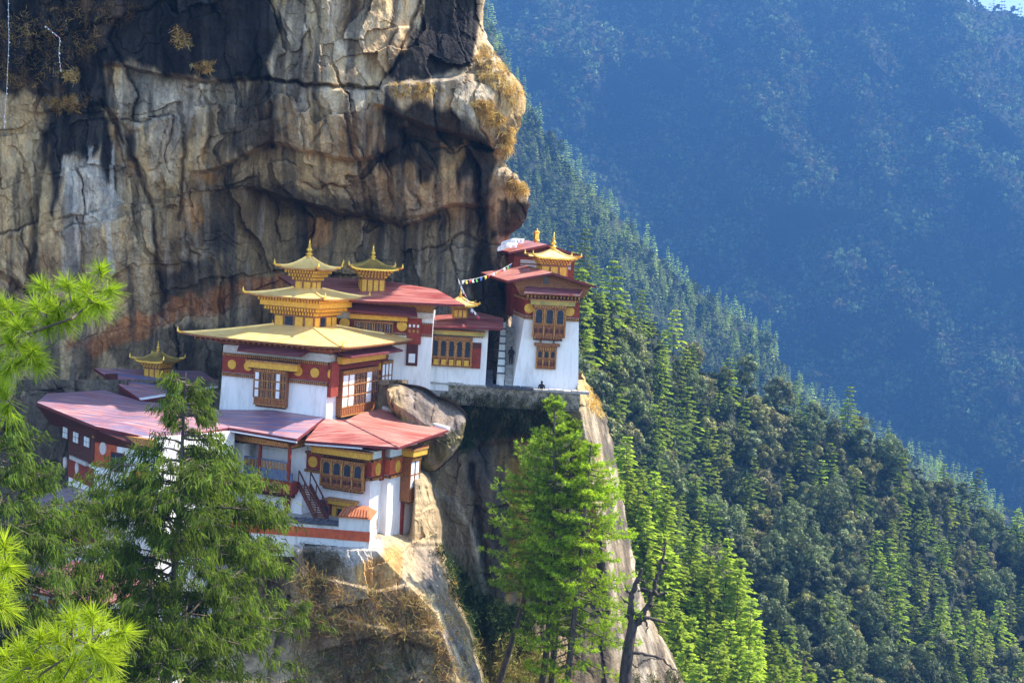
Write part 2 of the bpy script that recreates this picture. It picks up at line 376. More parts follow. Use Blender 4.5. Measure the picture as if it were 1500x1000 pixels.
CRK = [([(390, 115), (430, 122), (500, 128), (556, 130)], 1.3, 2.6), ([(556, 130), (575, 100), (610, 20), (618, -20)], .9, 3), ([(392, 118), (398, 160), (400, 210)], .9, 4),
       ([(150, 148), (172, 185), (205, 255), (225, 310), (228, 380)], .9, 3), ([(262, 155), (270, 230), (262, 320)], .7, 3), ([(300, 135), (310, 180), (298, 240)], .7, 3.5),
       ([(70, 200), (55, 300), (42, 400)], .8, 5), ([(0, 405), (40, 430)], .8, 5), ([(460, 140), (480, 175), (455, 210)], .4, 2.5), ([(590, 190), (600, 260), (612, 300)], 1.2, 5), ([(225, 380), (240, 440)], .9, 5),
       ([(700, 290), (712, 350), (690, 420)], 1.4, 6), ([(500, 312), (560, 322), (640, 318)], .8, 3)]
BLK = (.014, .013, .016)
STAIN_SHADE = [(BLK, .99, 8, [(-270, -240), (395, -240), (400, 0), (420, 40), (385, 90), (388, 118), (310, 116), (250, 106), (190, 96), (150, 92), (170, 150), (135, 158), (80, 140), (0, 125), (-270, 140)]),
         (BLK, .97, 6, [(68, 168), (140, 150), (182, 200), (183, 245), (166, 285), (155, 270), (160, 200), (125, 225), (98, 225), (70, 305), (58, 300), (48, 400), (40, 412), (38, 380), (60, 300)]),
         (BLK, .92, 8, [(556, 138), (600, 160), (650, 178), (715, 200), (742, 228), (712, 270), (680, 262), (652, 282), (640, 210), (604, 262), (590, 240), (560, 262), (545, 232)]),
         (BLK, .95, 7, [(612, 8), (612, -240), (715, -240), (706, 60), (690, 104), (640, 110), (600, 118), (574, 108), (580, 85)]),
         (BLK, .9, 8, [(690, 290), (722, 268), (715, 330), (735, 420), (735, 560), (690, 560), (682, 420), (706, 360)]),
         (BLK, .9, 6, [(735, 290), (778, 280), (776, 330), (745, 348), (728, 345)]), (BLK, .75, 8, [(372, 130), (398, 122), (388, 200), (372, 232), (350, 210)]),
         (BLK, .65, 8, [(380, 270), (480, 290), (560, 322), (470, 330), (420, 310)]), (BLK, .8, 6, [(640, 40), (690, 20), (700, 90), (650, 105)]),
         ((.10, .065, .035), .62, 16, [(225, 310), (300, 255), (400, 275), (500, 318), (590, 330), (700, 306), (705, 420), (640, 440), (480, 420), (330, 430), (240, 420)]), (BLK, .6, 9, [(300, 300), (345, 320), (340, 360), (305, 350)]), (BLK, .7, 8, [(225, 400), (300, 385), (330, 440), (260, 460)]), (BLK, .6, 8, [(140, 505), (330, 470), (330, 560), (230, 545)]),  # dark brown patch: cave shade below the overhangs, painted in
         ((.46, .17, .055), .75, 8, [(100, 500), (200, 460), (300, 430), (420, 410), (420, 425), (300, 455), (230, 480), (130, 520)]), ((.40, .2, .08), .8, 4, [(452, 330), (478, 328), (480, 358), (452, 360)]),
         ((.46, .23, .07), .75, 5, [(308, 258), (335, 248), (325, 262)]), ((.44, .22, .07), .6, 5, [(278, 290), (300, 300), (296, 330), (275, 335)]), ((.58, .54, .48), .7, 8, [(100, 240), (150, 230), (170, 290), (130, 330), (95, 330)]),
         ((.66, .44, .22), .7, 8, [(545, 40), (570, -30), (608, -40), (604, 20), (560, 115)]), ((.58, .41, .21), .65, 10, [(0, 130), (70, 170), (60, 290), (40, 400), (-60, 380), (-200, 250)]),  # first patch: sunlit rim left of the black wedge, painted pale
         ((.55, .5, .42), .5, 10, [(170, 130), (300, 125), (250, 260), (215, 270)]), ((.42, .33, .2), .5, 8, [(185, 260), (225, 300), (225, 380), (170, 380)]),
         ((.40, .3, .16), .55, 8, [(640, 215), (675, 215), (640, 265), (612, 268)]), ((.44, .35, .22), .5, 8, [(640, 350), (690, 330), (672, 400), (650, 430)])]
def tint_up(px, py, x, z, h1, h2, h3):
    n1 = fbm(x * .12, 0, z * .07, 4, 31); n2 = fbm(x * .5, 3, z * .25, 4, 37); n3 = fbm(x * 1.6, 0, z * .16, 4, 41, .6)
    c = np.ones(px.shape + (3,)) * np.array((.55, .385, .205))
    c = mixa(c, (.54, .44, .31), .42 + .8 * n1 + .3 * h1); c = mixa(c, (.20, .12, .06), (n2 * .8 + .3 * h2)); c = mixa(c, (.58, .41, .21), sstep(.1, .7, -n2 + .3 * h2) * .6)
    c = mixa(c, (.13, .09, .06), sstep(200, 330, py) * sstep(330, 430, px) * (.35 + .4 * n2))  # darker to the lower right: overhang shade painted into the tint
    wx, wy = px + 16 * fbm(x * .5, 0, z * .2, 3, 43) + 7 * n3, py + 12 * fbm(x * .4, 4, z * .4, 3, 47)
    K = np.zeros(px.shape)
    for col, a, soft, pts in STAIN_SHADE:
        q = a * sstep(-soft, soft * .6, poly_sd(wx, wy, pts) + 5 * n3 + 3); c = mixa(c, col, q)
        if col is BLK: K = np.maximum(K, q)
    # brown scrub and lichen on the wet wall, pale drip streaks
    veg = sstep(-10, 20, poly_sd(wx, wy, [(-270, 0), (100, -40), (215, 10), (150, 60), (120, 150), (0, 130), (-270, 150)])); c = mixa(c, (.12, .07, .035), veg * sstep(-.2, .4, n2))
    st = sstep(.22, .5, fbm(x * 2.6, 0, z * .10, 3, 53)); inn = sstep(-6, 6, poly_sd(px, py, [(95, 230), (165, 205), (180, 300), (170, 400), (90, 400)])); c = mixa(c, (.55, .5, .44), st * inn * .8)
    st2 = sstep(.3, .6, fbm(x * 2.2, 6, z * .12, 3, 57)); c = mixa(c, (.5, .44, .36), st2 * .35 * (1 - .85 * K)); c = mixa(c, (.05, .045, .045), sstep(.25, .6, fbm(x * 1.3, 9, z * .07, 3, 59)) * .6)
    gl = sstep(-8, 8, poly_sd(wx, wy, [(708, 60), (745, 95), (772, 140), (768, 200), (745, 235), (738, 200), (715, 160), (690, 120), (700, 90)])); c = mixa(c, (.46, .30, .13), gl * (.45 + .8 * n2))
    return c
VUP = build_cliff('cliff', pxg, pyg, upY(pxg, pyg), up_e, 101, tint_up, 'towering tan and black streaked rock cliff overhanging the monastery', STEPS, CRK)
PXU, PYU = pxg, pyg

# --- the lower cliff: the spur below the courtyard, the dark recess and the sunlit rim
lo_e = lerpline([(540, 849), (560, 858), (580, 872), (600, 884), (660, 899), (730, 911), (800, 924), (870, 940), (930, 964), (1000, 1000), (1130, 1050)])
rim0 = lerpline([(540, 843), (580, 846), (620, 853), (700, 866), (800, 880), (900, 893), (1000, 905), (1130, 915)])
spur = lerpline([(540, 590), (690, 618), (700, 626), (730, 634), (780, 642), (830, 652), (880, 670), (940, 690), (1000, 706), (1130, 742)])
NR, NC = 360, 760
pyg = np.linspace(556, 1120, NR)[:, None] * np.ones((1, NC))
ed = lo_e(pyg[:, :1]) + 2.5 * fbm(pyg[:, :1] / 13, 0, 5, 4, 12)
pxg = -180 + (ed + 180) * np.linspace(0, 1, NC)[None, :]
def low_depth(px, py):
    wob = 5 * fbm(px / 40, 0, py / 40, 3, 77); se = spur(py) + 4 * fbm(py / 25, 1, 3, 3, 71)
    ledge = np.interp(py, [556, 735, 750, 790, 806, 860, 1000, 1120], [107, 107, 104, 95.3, 92.9, 92.2, 89.5, 86])
    ledge = np.where(px < 430, np.interp(py, [556, 735, 800, 880, 1120], [106, 106, 103.5, 97, 80]) * sstep(480, 400, px) + ledge * (1 - sstep(480, 400, px)), ledge)
    m9 = sstep(594, 608, px); ledge = ledge * (1 - m9) + m9 * np.interp(py, [556, 676, 702, 790, 860, 1000, 1120], [107, 106.5, 96.2, 94.4, 92.4, 89.5, 86])
    k0 = np.interp(py, [556, 770, 800, 900, 1000, 1120], [590, 565, 545, 640, 672, 700])      # arris of the sunlit right-hand slab
    t = np.clip((px - k0) / np.maximum(se - k0, 8), 0, 1)
    slab = ledge + t * np.interp(py, [556, 760, 850, 1000], [2, 5.5, 7, 6])
    rec = np.interp(py, [556, 620, 800, 880, 960, 1120], [112.4, 113.2, 112.5, 110.5, 107, 100])
    rec = rec + 4.0 * sstep(604, 588, py)
    r0 = rim0(py); t2 = np.clip((px - r0) / np.maximum(lo_e(py) - r0, 8), 0, 1.15); rim = rec * 0 + np.interp(py, [556, 620, 1000, 1120], [112.4, 112.4, 108.5, 106]) + 9.5 * t2 ** 1.1
    q = sstep(-3, 8, px - se); d = slab * (1 - q) + rec * q; r = sstep(-10, 10, px - r0 + wob)
    return d * (1 - r) + rim * r
steps_lo = [([(645, 640), (700, 648), (760, 640)], .8, 60), ([(440, 835), (500, 850), (560, 860), (620, 850)], -.7, 25), ([(450, 895), (520, 905), (600, 920), (680, 915)], -.9, 30), ([(470, 955), (560, 930), (640, 950)], .8, 40)]
crk_lo = [([(628, 860), (650, 910), (680, 970), (700, 1010)], .8, 4), ([(690, 680), (700, 760), (715, 860)], .6, 5), ([(755, 620), (748, 760), (742, 860)], .6, 6), ([(645, 800), (668, 870), (690, 930)], .5, 3), ([(600, 980), (575, 920), (560, 900)], .7, 4)]
def tint_lo(px, py, x, z, h1, h2, h3):
    n1 = fbm(x * .2, 0, z * .1, 4, 131); n2 = fbm(x * .6, 3, z * .35, 4, 137); n3 = fbm(x * 1.8, 0, z * .16, 4, 141, .6); se = spur(py); r0 = rim0(py)
    c = np.ones(px.shape + (3,)) * np.array((.5, .38, .23)); c = mixa(c, (.56, .44, .28), .5 + n1); c = mixa(c, (.24, .17, .1), n2 * .9 + .3 * h2)
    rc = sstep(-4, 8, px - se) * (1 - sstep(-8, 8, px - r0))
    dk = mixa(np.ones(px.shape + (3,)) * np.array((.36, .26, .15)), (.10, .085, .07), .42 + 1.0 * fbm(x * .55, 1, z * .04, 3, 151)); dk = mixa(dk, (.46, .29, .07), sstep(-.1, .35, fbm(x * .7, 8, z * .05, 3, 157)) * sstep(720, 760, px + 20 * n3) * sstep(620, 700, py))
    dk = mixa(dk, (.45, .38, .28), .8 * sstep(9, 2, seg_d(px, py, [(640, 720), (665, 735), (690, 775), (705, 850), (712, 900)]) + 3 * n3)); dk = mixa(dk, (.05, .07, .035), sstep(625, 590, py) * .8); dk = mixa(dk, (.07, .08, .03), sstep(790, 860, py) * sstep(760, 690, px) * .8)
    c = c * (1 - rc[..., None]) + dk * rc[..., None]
    rim = sstep(-8, 8, px - r0)
    rn = fbm((px - r0) * .16, 0, py * .012, 4, 171, .6); rn2 = fbm((px - r0) * .05, 3, py * .03, 3, 173); c = mixa(c, (.34, .265, .17), rim * (.8 + .5 * n1)); c = mixa(c, (.15, .115, .085), rim * sstep(.05, .4, rn + .5 * rn2) * .8); c = mixa(c, (.5, .43, .33), rim * sstep(.15, .5, -rn) * .6); c = mixa(c, (.10, .085, .07), rim * sstep(.35, .6, rn2) * .8); c = mixa(c, (.6, .42, .16), rim * sstep(620, 580, py) * .7)
    sp = 1 - sstep(-6, 6, px - se)
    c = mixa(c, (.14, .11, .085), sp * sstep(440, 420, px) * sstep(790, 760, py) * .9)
    c = mixa(c, (.60, .35, .12), sp * sstep(-8, 8, poly_sd(px + 8 * n3, py + 6 * n2, [(512, 815), (585, 795), (596, 820), (590, 850), (560, 865), (515, 850)])) * .9)
    c = mixa(c, (.70, .50, .27), sp * sstep(-10, 10, poly_sd(px, py + 8 * n2, [(580, 780), (600, 740), (628, 690), (640, 760), (650, 820), (620, 850), (590, 800)])) * .8)
    c = mixa(c, (.30, .25, .21), sp * sstep(-10, 10, poly_sd(px + 6 * n3, py, [(605, 800), (635, 790), (648, 850), (640, 880), (612, 850)])) * .75)
    c = mixa(c, (.62, .58, .52), sp * sstep(-6, 6, poly_sd(px, py + 5 * n2, [(430, 788), (560, 788), (560, 812), (500, 830), (430, 812)])) * .75)
    c = mixa(c, (.27, .19, .11), sp * sstep(-12, 12, poly_sd(px + 9 * n3, py + 9 * n2, [(425, 812), (500, 815), (515, 860), (600, 865), (640, 900), (672, 1000), (640, 960), (560, 930), (560, 1100), (300, 1100), (300, 850)])) * (.7 + 1.2 * n2))
    c = mixa(c, (.2, .21, .24), sp * sstep(-5, 5, poly_sd(px + 4 * n3, py, [(640, 880), (652, 890), (700, 990), (690, 1010), (672, 985)])) * .8); c = mixa(c, (.72, .62, .4), sp * sstep(5, 1, seg_d(px, py, [(632, 872), (655, 925), (690, 1005)]) + 1.5 * n3) * .8)
    return c
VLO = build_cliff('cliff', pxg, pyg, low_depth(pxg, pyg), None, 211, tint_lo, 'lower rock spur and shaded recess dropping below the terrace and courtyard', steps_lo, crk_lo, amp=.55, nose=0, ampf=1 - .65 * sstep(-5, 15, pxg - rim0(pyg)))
PXL, PYL = pxg, pyg

# --- boulder jutting out beside the pink roof
def boulder():
    out = [(566, 572), (574, 560), (600, 563), (640, 580), (668, 590), (683, 606), (681, 632), (674, 655), (655, 676), (636, 692), (620, 690), (608, 672), (598, 640), (580, 612)]
    c = np.array((628, 622)); n, r = 90, 40; V = []
    A = np.array(out, float) - c; ang = np.arctan2(A[:, 1], A[:, 0]); L = np.hypot(A[:, 0], A[:, 1]); od = np.argsort(ang); ang, L = ang[od], L[od]
    th = np.linspace(-np.pi, np.pi, n, endpoint=False); Lr = np.interp(th, ang, L, period=2 * np.pi)
    ph = np.linspace(0, np.pi, r)[:, None]
    sp = np.sin(ph); px = c[0] + sp * Lr * np.cos(th); py = c[1] + sp * Lr * np.sin(th)
    edge = [(560, 580), (590, 598), (625, 622), (655, 636), (690, 612)]; yl = np.interp(px, [e[0] for e in edge], [e[1] for e in edge]); q = py - yl
    front = 103.6 + np.where(q < 0, -q * .052, q * .016) + .012 * (px - 600) + 1.6 * sp ** 10 * (sp > .6)
    bs = np.where(ph < np.pi / 2, front, 109.5 - sp ** 6 * 3.5)
    B = P(px, py, bs); x, z = B[..., 0], B[..., 2]; dd, h1, h2, h3 = rock_disp(x, z, 301, .42)
    B = P(px, py, bs + dd * (1 - .7 * sp ** 8)); n2 = fbm(x * .8, 0, z * .6, 4, 303); n3 = fbm(x * 1.6, B[..., 1], z * 1.2, 4, 305)
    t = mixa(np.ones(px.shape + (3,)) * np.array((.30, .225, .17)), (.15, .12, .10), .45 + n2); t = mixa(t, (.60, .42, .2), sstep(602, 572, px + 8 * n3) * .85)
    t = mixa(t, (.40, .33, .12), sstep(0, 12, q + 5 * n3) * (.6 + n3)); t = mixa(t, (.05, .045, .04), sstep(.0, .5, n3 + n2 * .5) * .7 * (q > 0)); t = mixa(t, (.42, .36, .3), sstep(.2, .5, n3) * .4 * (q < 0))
    i = np.arange(n * r).reshape(r, n); j = np.roll(i, -1, 1)
    F_ = np.stack([i[:-1], j[:-1], j[1:], i[1:]], -1).reshape(-1, 4)
    o = fast('boulder', B.reshape(-1, 3), F_, ROCK, tint=t.reshape(-1, 3)); tag(o, 'huge rounded grey boulder wedged beside the pink hipped roof', 'boulder')
boulder()

# ------------------------------------------------------------------ valley terrain
def soil(name, c, c2): return M(name, c, c2, .95, scale=.05, bs=.3, bd=.5)
SOIL = soil('forest_floor', (.025, .035, .014), (.018, .022, .01)); FSOIL = soil('far_forest_floor', (.02, .03, .014), (.03, .03, .018))
def sheet(name, xs, ridge, bottom, Yr, Yb, ny, s, amp, label, mat, curve=1.0):
    px = np.array(xs)[None, :] * np.ones((ny, 1)); t = np.linspace(0, 1, ny)[:, None] * np.ones((1, len(xs)))
    r = ridge(px); py = r + (bottom - r) * t; Y = Yr(px) + (Yb(px) - Yr(px)) * t ** curve
    Y = Y * (1 + amp * fbm(px / 90, 0, py / 90, 4, s) + (.05 * fbm((px - .5 * py) / 150, 0, py / 420, 3, s + 3) if ny == 90 else 0))
    V = P(px, py, Y)
    back = V[:1] + np.array([0, 1, 0]) * np.linspace(300, 60, 3)[:, None, None] + np.array([0, 0, -1]) * np.linspace(220, 40, 3)[:, None, None]
    A = np.concatenate([back, V], 0)
    o = fast(name, A.reshape(-1, 3), grid_faces(A.shape[0], A.shape[1]), mat); tag(o, label, 'hillside', kind='structure')
    return px, py, V
near_ridge = lerpline([(600, 380), (780, 400), (850, 420), (930, 465), (1000, 530), (1050, 555), (1130, 595), (1200, 615), (1260, 645), (1330, 685), (1400, 735), (1500, 785), (1700, 900)])
NS = sheet('near_hillside', np.arange(620, 1720, 10), near_ridge, 1180, lambda x: np.interp(x, [780, 850, 1000, 1500, 1700], [285, 300, 390, 480, 500]), lambda x: np.interp(x, [780, 900, 1150, 1500, 1700], [215, 225, 265, 330, 345]), 70, 401, .02, 'forested hillside falling away behind the tower', SOIL)
spur_ridge = lerpline([(700, 560), (850, 640), (900, 690), (950, 750), (1000, 835), (1060, 895), (1120, 960), (1170, 1050), (1200, 1120)])
SS = sheet('spur_hillside', np.arange(700, 1205, 8), spur_ridge, 1250, lambda x: 205 + 0 * x, lambda x: 165 + 0 * x, 40, 411, .012, 'sunlit wooded spur right of the dead tree', SOIL)
mid_ridge = lerpline([(440, -200), (640, -90), (715, 30), (760, 125), (800, 200), (850, 262), (900, 312), (940, 352), (1000, 412), (1060, 452), (1120, 488), (1160, 560), (1230, 605), (1330, 665), (1500, 770), (1700, 900)])
MS = sheet('middle_hillside', np.arange(450, 1710, 10), mid_ridge, 900, lambda x: 1170 + 0 * x, lambda x: 830 + 0 * x, 60, 421, .02, 'wooded ridge fading into haze behind the near slope', FSOIL)
far_ridge = lerpline([(200, -60), (1250, -50), (1380, -28), (1425, 8), (1450, 17), (1475, 15), (1500, 28), (1540, 60), (1800, 200)])
FS = sheet('far_mountain', np.arange(240, 1900, 12), far_ridge, 900, lambda x: 2800 + 0 * x, lambda x: 1840 + 0 * x, 90, 431, .03, 'steep blue forested mountain across the valley', FSOIL)
# ground under the camera's side of the gorge and the valley bottom
def ground():
    xs = np.linspace(-1000, 1950, 100); ys = np.concatenate([np.linspace(-60, 130, 60), np.linspace(140, 3300, 60)]); X, Yg = np.meshgrid(xs, ys)
    Z = np.where(Yg < 75, -6 - .46 * np.maximum(Yg, 0), -6 - .46 * 75 - (Yg - 75) * 1.7); Z = np.maximum(Z, -640) - 30 * sstep(5, 60, X) * sstep(0, 40, Yg) + 1.0 * fbm(X * .08, Yg * .08, 0, 3, 5)
    o = fast('ground', np.stack([X, Yg, Z], -1).reshape(-1, 3), grid_faces(len(ys), len(xs)), SOIL); tag(o, 'dark gorge floor and near bank', 'ground', kind='structure')
ground()
# ------------------------------------------------------------------ building components
def sky_rect(cu, cv, hu, hv, z, up, nseg, base, eu, ev):
    """ring of points of a rectangle (centre cu,cv in the u/v frame) whose corners lift by `up`"""
    R_ = []
    for (a0, b0), (a1, b1) in (((-1, -1), (1, -1)), ((1, -1), (1, 1)), ((1, 1), (-1, 1)), ((-1, 1), (-1, -1))):
        for k in range(nseg):
            t = k / nseg; a = a0 + (a1 - a0) * t; b = b0 + (b1 - b0) * t; q = abs(2 * t - 1) ** 5
            R_.append(base + eu * (cu + hu * a) + ev * (cv + hv * b) + np.array([0, 0, z + up * q]))
    return R_
def hip_roof(base, eu, ev, cu, cv, hu, hv, z0, tu, tv, z1, parent, mat, under, th=.16, up=.22, sag=.25, name='roof', ribs=None, hooks=True):
    n = 10; mb = MB(); rings = []
    for t in np.linspace(0, 1, 7):
        zz = z0 + (z1 - z0) * (t - sag * math.sin(math.pi * t) * .6)
        rings.append(sky_rect(cu, cv, hu + (tu - hu) * t, hv + (tv - hv) * t, zz, up * (1 - t) ** 3, n, base, eu, ev))
    m = 4 * n; vs = [p for r in rings for p in r]; fs = [(i * m + k, i * m + (k + 1) % m, (i + 1) * m + (k + 1) % m, (i + 1) * m + k) for i in range(6) for k in range(m)]
    fs.append(tuple(6 * m + k for k in range(m))); mb.add(vs, fs, 0)
    lo = [p - np.array([0, 0, th]) for p in rings[0]]; inn = sky_rect(cu, cv, hu * .55, hv * .55, z0 + .06, 0, n, base, eu, ev)
    mb.add(rings[0] + lo + inn, [(k, (k + 1) % m, m + (k + 1) % m, m + k) for k in range(m)] + [(m + k, m + (k + 1) % m, 2 * m + (k + 1) % m, 2 * m + k) for k in range(m)] + [tuple(2 * m + k for k in range(m))], 1)
    o = mb.build(name, [mat, under], parent)
    if ribs:
        for c in range(4):
            rb = MB()
            for a, b in zip(rings[:-1], rings[1:]): rb.bar(a[c * n] + np.array([0, 0, .03]), b[c * n] + np.array([0, 0, .03]), .14, .10)
            rb.build('hip_rib', ribs, o)
    if hooks:
        for c in range(4):
            hk = MB(); p = rings[0][c * n]; ctr = base + eu * cu + ev * cv; d = (p - ctr); d[2] = 0; d /= np.linalg.norm(d); L = hooks if isinstance(hooks, float) else .45
            hk.tube([p - d * .15, p + d * .18 * L / .45, p + d * .34 * L / .45 + np.array([0, 0, .1 * L / .45]), p + d * .36 * L / .45 + np.array([0, 0, L])], [.09, .11, .10, .02], 6)
            hk.build('roof_hook', BRASS, o)
    return o
def finial(parent, c, h, m=None):
    mb = MB(); s = h / 1.7
    mb.lathe(c, [(.34 * s, 0), (.36 * s, .06 * s), (.22 * s, .14 * s), (.20 * s, .22 * s), (.34 * s, .30 * s), (.33 * s, .40 * s), (.17 * s, .46 * s), (.15 * s, .52 * s), (.26 * s, .60 * s), (.27 * s, .75 * s), (.16 * s, .92 * s), (.10 * s, 1.0 * s), (.15 * s, 1.06 * s), (.15 * s, 1.14 * s), (.06 * s, 1.22 * s), (.08 * s, 1.34 * s), (.07 * s, 1.46 * s), (.02 * s, 1.7 * s)], 14)
    return mb.build('finial', m or BRASS, parent, True)
def brackets(base, eu, ev, cu, cv, h0u, h0v, z0, h1u, h1v, z1, parent, steps=3):
    """corbelled rows of painted blocks widening upwards under a roof"""
    mb = MB()
    for i in range(steps):
        t = (i + .5) / steps; hu = h0u + (h1u - h0u) * t; hv = h0v + (h1v - h0v) * t; za = z0 + (z1 - z0) * i / steps; zb = z0 + (z1 - z0) * (i + 1) / steps
        q = lambda z, e: [base + eu * (cu + a * (hu + e)) + ev * (cv + b * (hv + e)) + np.array([0, 0, z]) for a, b in ((-1, -1), (1, -1), (1, 1), (-1, 1))]
        mb.hexa(q(za, -.06), q(zb - .03, -.06), 0); mb.hexa(q(zb - .05, .02), q(zb, .02), 1)
        for sd in range(4):
            n = max(4, int((hu if sd % 2 == 0 else hv) * 2 / .24))
            for k in range(n):
                t2 = -1 + 2 * (k + .5) / n; w_ = .055
                a, b = ((t2, -1), (1, t2), (-t2, 1), (-1, -t2))[sd]; ax = eu if sd % 2 == 0 else ev; ou = (-ev, eu, ev, -eu)[sd]
                p = base + eu * (cu + a * hu) + ev * (cv + b * hv) + np.array([0, 0, za])
                lo = [p + ax * x + ou * y for x, y in ((-w_, -.07), (w_, -.07), (w_, .05), (-w_, .05))]
                mb.hexa([r + np.array([0, 0, .02]) for r in lo], [r + np.array([0, 0, (z1 - z0) / steps * .75]) for r in lo], 2)
    return mb.build('bracket_tiers', [WOOD, CARVE, YEL], parent)
def walls(base, eu, ev, u0, u1, v0, v1, z0, z1, bat, parent, mat=None, name='wall'):
    mb = MB(); q = lambda z, e: [base + eu * a + ev * b + np.array([0, 0, z]) for a, b in ((u0 + e, v0 + e), (u1 - e, v0 + e), (u1 - e, v1 - e), (u0 + e, v1 - e))]
    mb.hexa(q(z0, 0), q(z1, bat), 0); return mb.build(name, mat or WHITE, parent)
def panels(base, eu, ev, cu, cv, hu, hv, z0, z1, ncol, parent, dark=1):
    """lantern storey: wooden box with rows of gold panels on every side"""
    mb = MB(); q = lambda z, e: [base + eu * (cu + a * (hu + e)) + ev * (cv + b * (hv + e)) + np.array([0, 0, z]) for a, b in ((-1, -1), (1, -1), (1, 1), (-1, 1))]
    mb.hexa(q(z0, 0), q(z1, 0), 0); o = mb.build('lantern', WOOD, parent); pm = MB()
    for sd in range(4):
        L = hu if sd % 2 == 0 else hv; ax = (eu, ev, -eu, -ev)[sd]; ou = (-ev, eu, ev, -eu)[sd]; off = (hv, hu, hv, hu)[sd]
        for k in range(ncol):
            t = -1 + 2 * (k + .5) / ncol; w_ = L / ncol * .74; p = base + eu * cu + ev * cv + ou * off + ax * (t * L); zz0 = z0 + (z1 - z0) * .14; zz1 = z0 + (z1 - z0) * .86
            f = lambda e: [p + ax * x + ou * e + np.array([0, 0, z]) for x, z in ((-w_, zz0), (w_, zz0), (w_, zz1), (-w_, zz1))]
            pm.hexa(f(-.02), f(.04), 1 if (k == dark and sd < 2) else 0)
    pm.build('panel', [YEL, GLASS], o); return o
def red_band(fc, a0, a1, zb, zt, parent, d=.0, th=.12, mat=None):
    mb = MB(); h = zt - zb
    fc.box(mb, a0, a1, zb + .16 * h, zt - .14 * h, d - .3, d + th, 0)
    for z, e in ((zb, .14), (zt - .13 * h, .14)):
        fc.box(mb, a0, a1, z, z + .13 * h, d - .3, d + th + .05, 1); fc.dent(mb, a0, a1, z + .015, z + .13 * h - .02, d + th + .05, d + th + .10, .17, .5, 2)
    return mb.build('painted_band', [mat or RED, DWOOD, CARVE], parent)
def medallion(fc, a, b, r, parent, d=.12, mat=None, ry=None):
    mb = MB(); fc.poly(mb, [(a + r * math.cos(2 * math.pi * k / 24), b + (ry or r) * math.sin(2 * math.pi * k / 24)) for k in range(24)], d - .05, d + .06)
    return mb.build('medallion', mat or YEL, parent)
def cornice(fc, a0, a1, b0, b1, d, parent, mat=None, name='cornice', dep=.5):
    mb = MB(); h = b1 - b0; fc.box(mb, a0, a1, b0, b1 - .25 * h, d - dep, d, 0); fc.box(mb, a0 - .05, a1 + .05, b1 - .25 * h, b1, d - dep, d + .08, 1)
    fc.dent(mb, a0, a1, b1, b1 + .12, d - .1, d + .06, .2, .5, 2); fc.dent(mb, a0 + .1, a1 - .1, b0 - .10, b0, d - .25, d - .08, .22, .5, 2)
    return mb.build(name, [mat or YEL, CARVE, DWOOD], parent)
def arch_pts(a0, a1, b0, b1):
    w_ = (a1 - a0) / 2; c = (a0 + a1) / 2; s = b1 - w_ * .9
    return [(a0, b0), (a1, b0), (a1, s)] + [(c + w_ * math.cos(t) * (1 if t < 1.57 else 1), s + w_ * .9 * math.sin(t)) for t in np.linspace(.25, math.pi - .25, 9)] + [(a0, s)]
def bay_window(fc, a0, a1, b0, b1, parent, n=3, d=.45, apron=.36, head=.1, corbel=True, gl=None):
    """projecting timber bay: posts, arched dark panes above a carved apron, stepped corbel below"""
    mb = MB(); W_, H = a1 - a0, b1 - b0; zc = b0 + (.09 * H if corbel else 0); za = zc + apron * H; zt = b1 - head * H
    fc.box(mb, a0 + .05, a1 - .05, zc, b1, -.1, d - .06, 0)
    fc.box(mb, a0, a1, za - .06, za + .06, 0, d + .06, 1); fc.box(mb, a0, a1, zc, zc + .1, 0, d + .05, 0); fc.box(mb, a0 - .04, a1 + .04, zt, b1, 0, d + .05, 0)
    fc.dent(mb, a0, a1, zt + .04, b1 - .05, d + .05, d + .11, .2, .5, 1); fc.dent(mb, a0, a1, za - .05, za + .05, d + .06, d + .10, .14, .5, 2)
    if corbel:
        fc.box(mb, a0 + .15, a1 - .15, b0, zc, 0, d - .12, 3); fc.dent(mb, a0 + .1, a1 - .1, zc - .12, zc, 0, d - .02, .22, .55, 1)
    st = W_ / n
    for i in range(n + 1): fc.box(mb, a0 + i * st - .055, a0 + i * st + .055, zc, zt, d - .08, d + .04, 1)
    for i in range(n):
        c = a0 + (i + .5) * st; zm = (zc + za) / 2
        for k in (-.22, .22): fc.poly(mb, [(c + k * st + .16 * st * math.cos(q), zm + .1 * H * apron * 2.2 * math.sin(q)) for q in np.linspace(0, 6.28, 9)[:-1]], d - .06, d + .0, 3)
        fc.box(mb, c - .3 * st, c + .3 * st, zc + .12, zc + .12 + .07 * H, d - .06, d + .01, 2)
    o = mb.build('window', [WOOD, CARVE, PANELW, DWOOD], parent); pm = MB(); fr = MB()
    for i in range(n):
        c = a0 + (i + .5) * st; w_ = st * .30; p = arch_pts(c - w_, c + w_, za + .1, zt - .06); q = arch_pts(c - w_ * 1.3, c + w_ * 1.3, za + .07, zt - .0)
        fc.poly(fr, q, d - .06, d - .015); fc.poly(pm, p, d - .05, d + .0)
    fr.build('frame', CARVE, o); pm.build('pane', gl or GLASS, o); return o
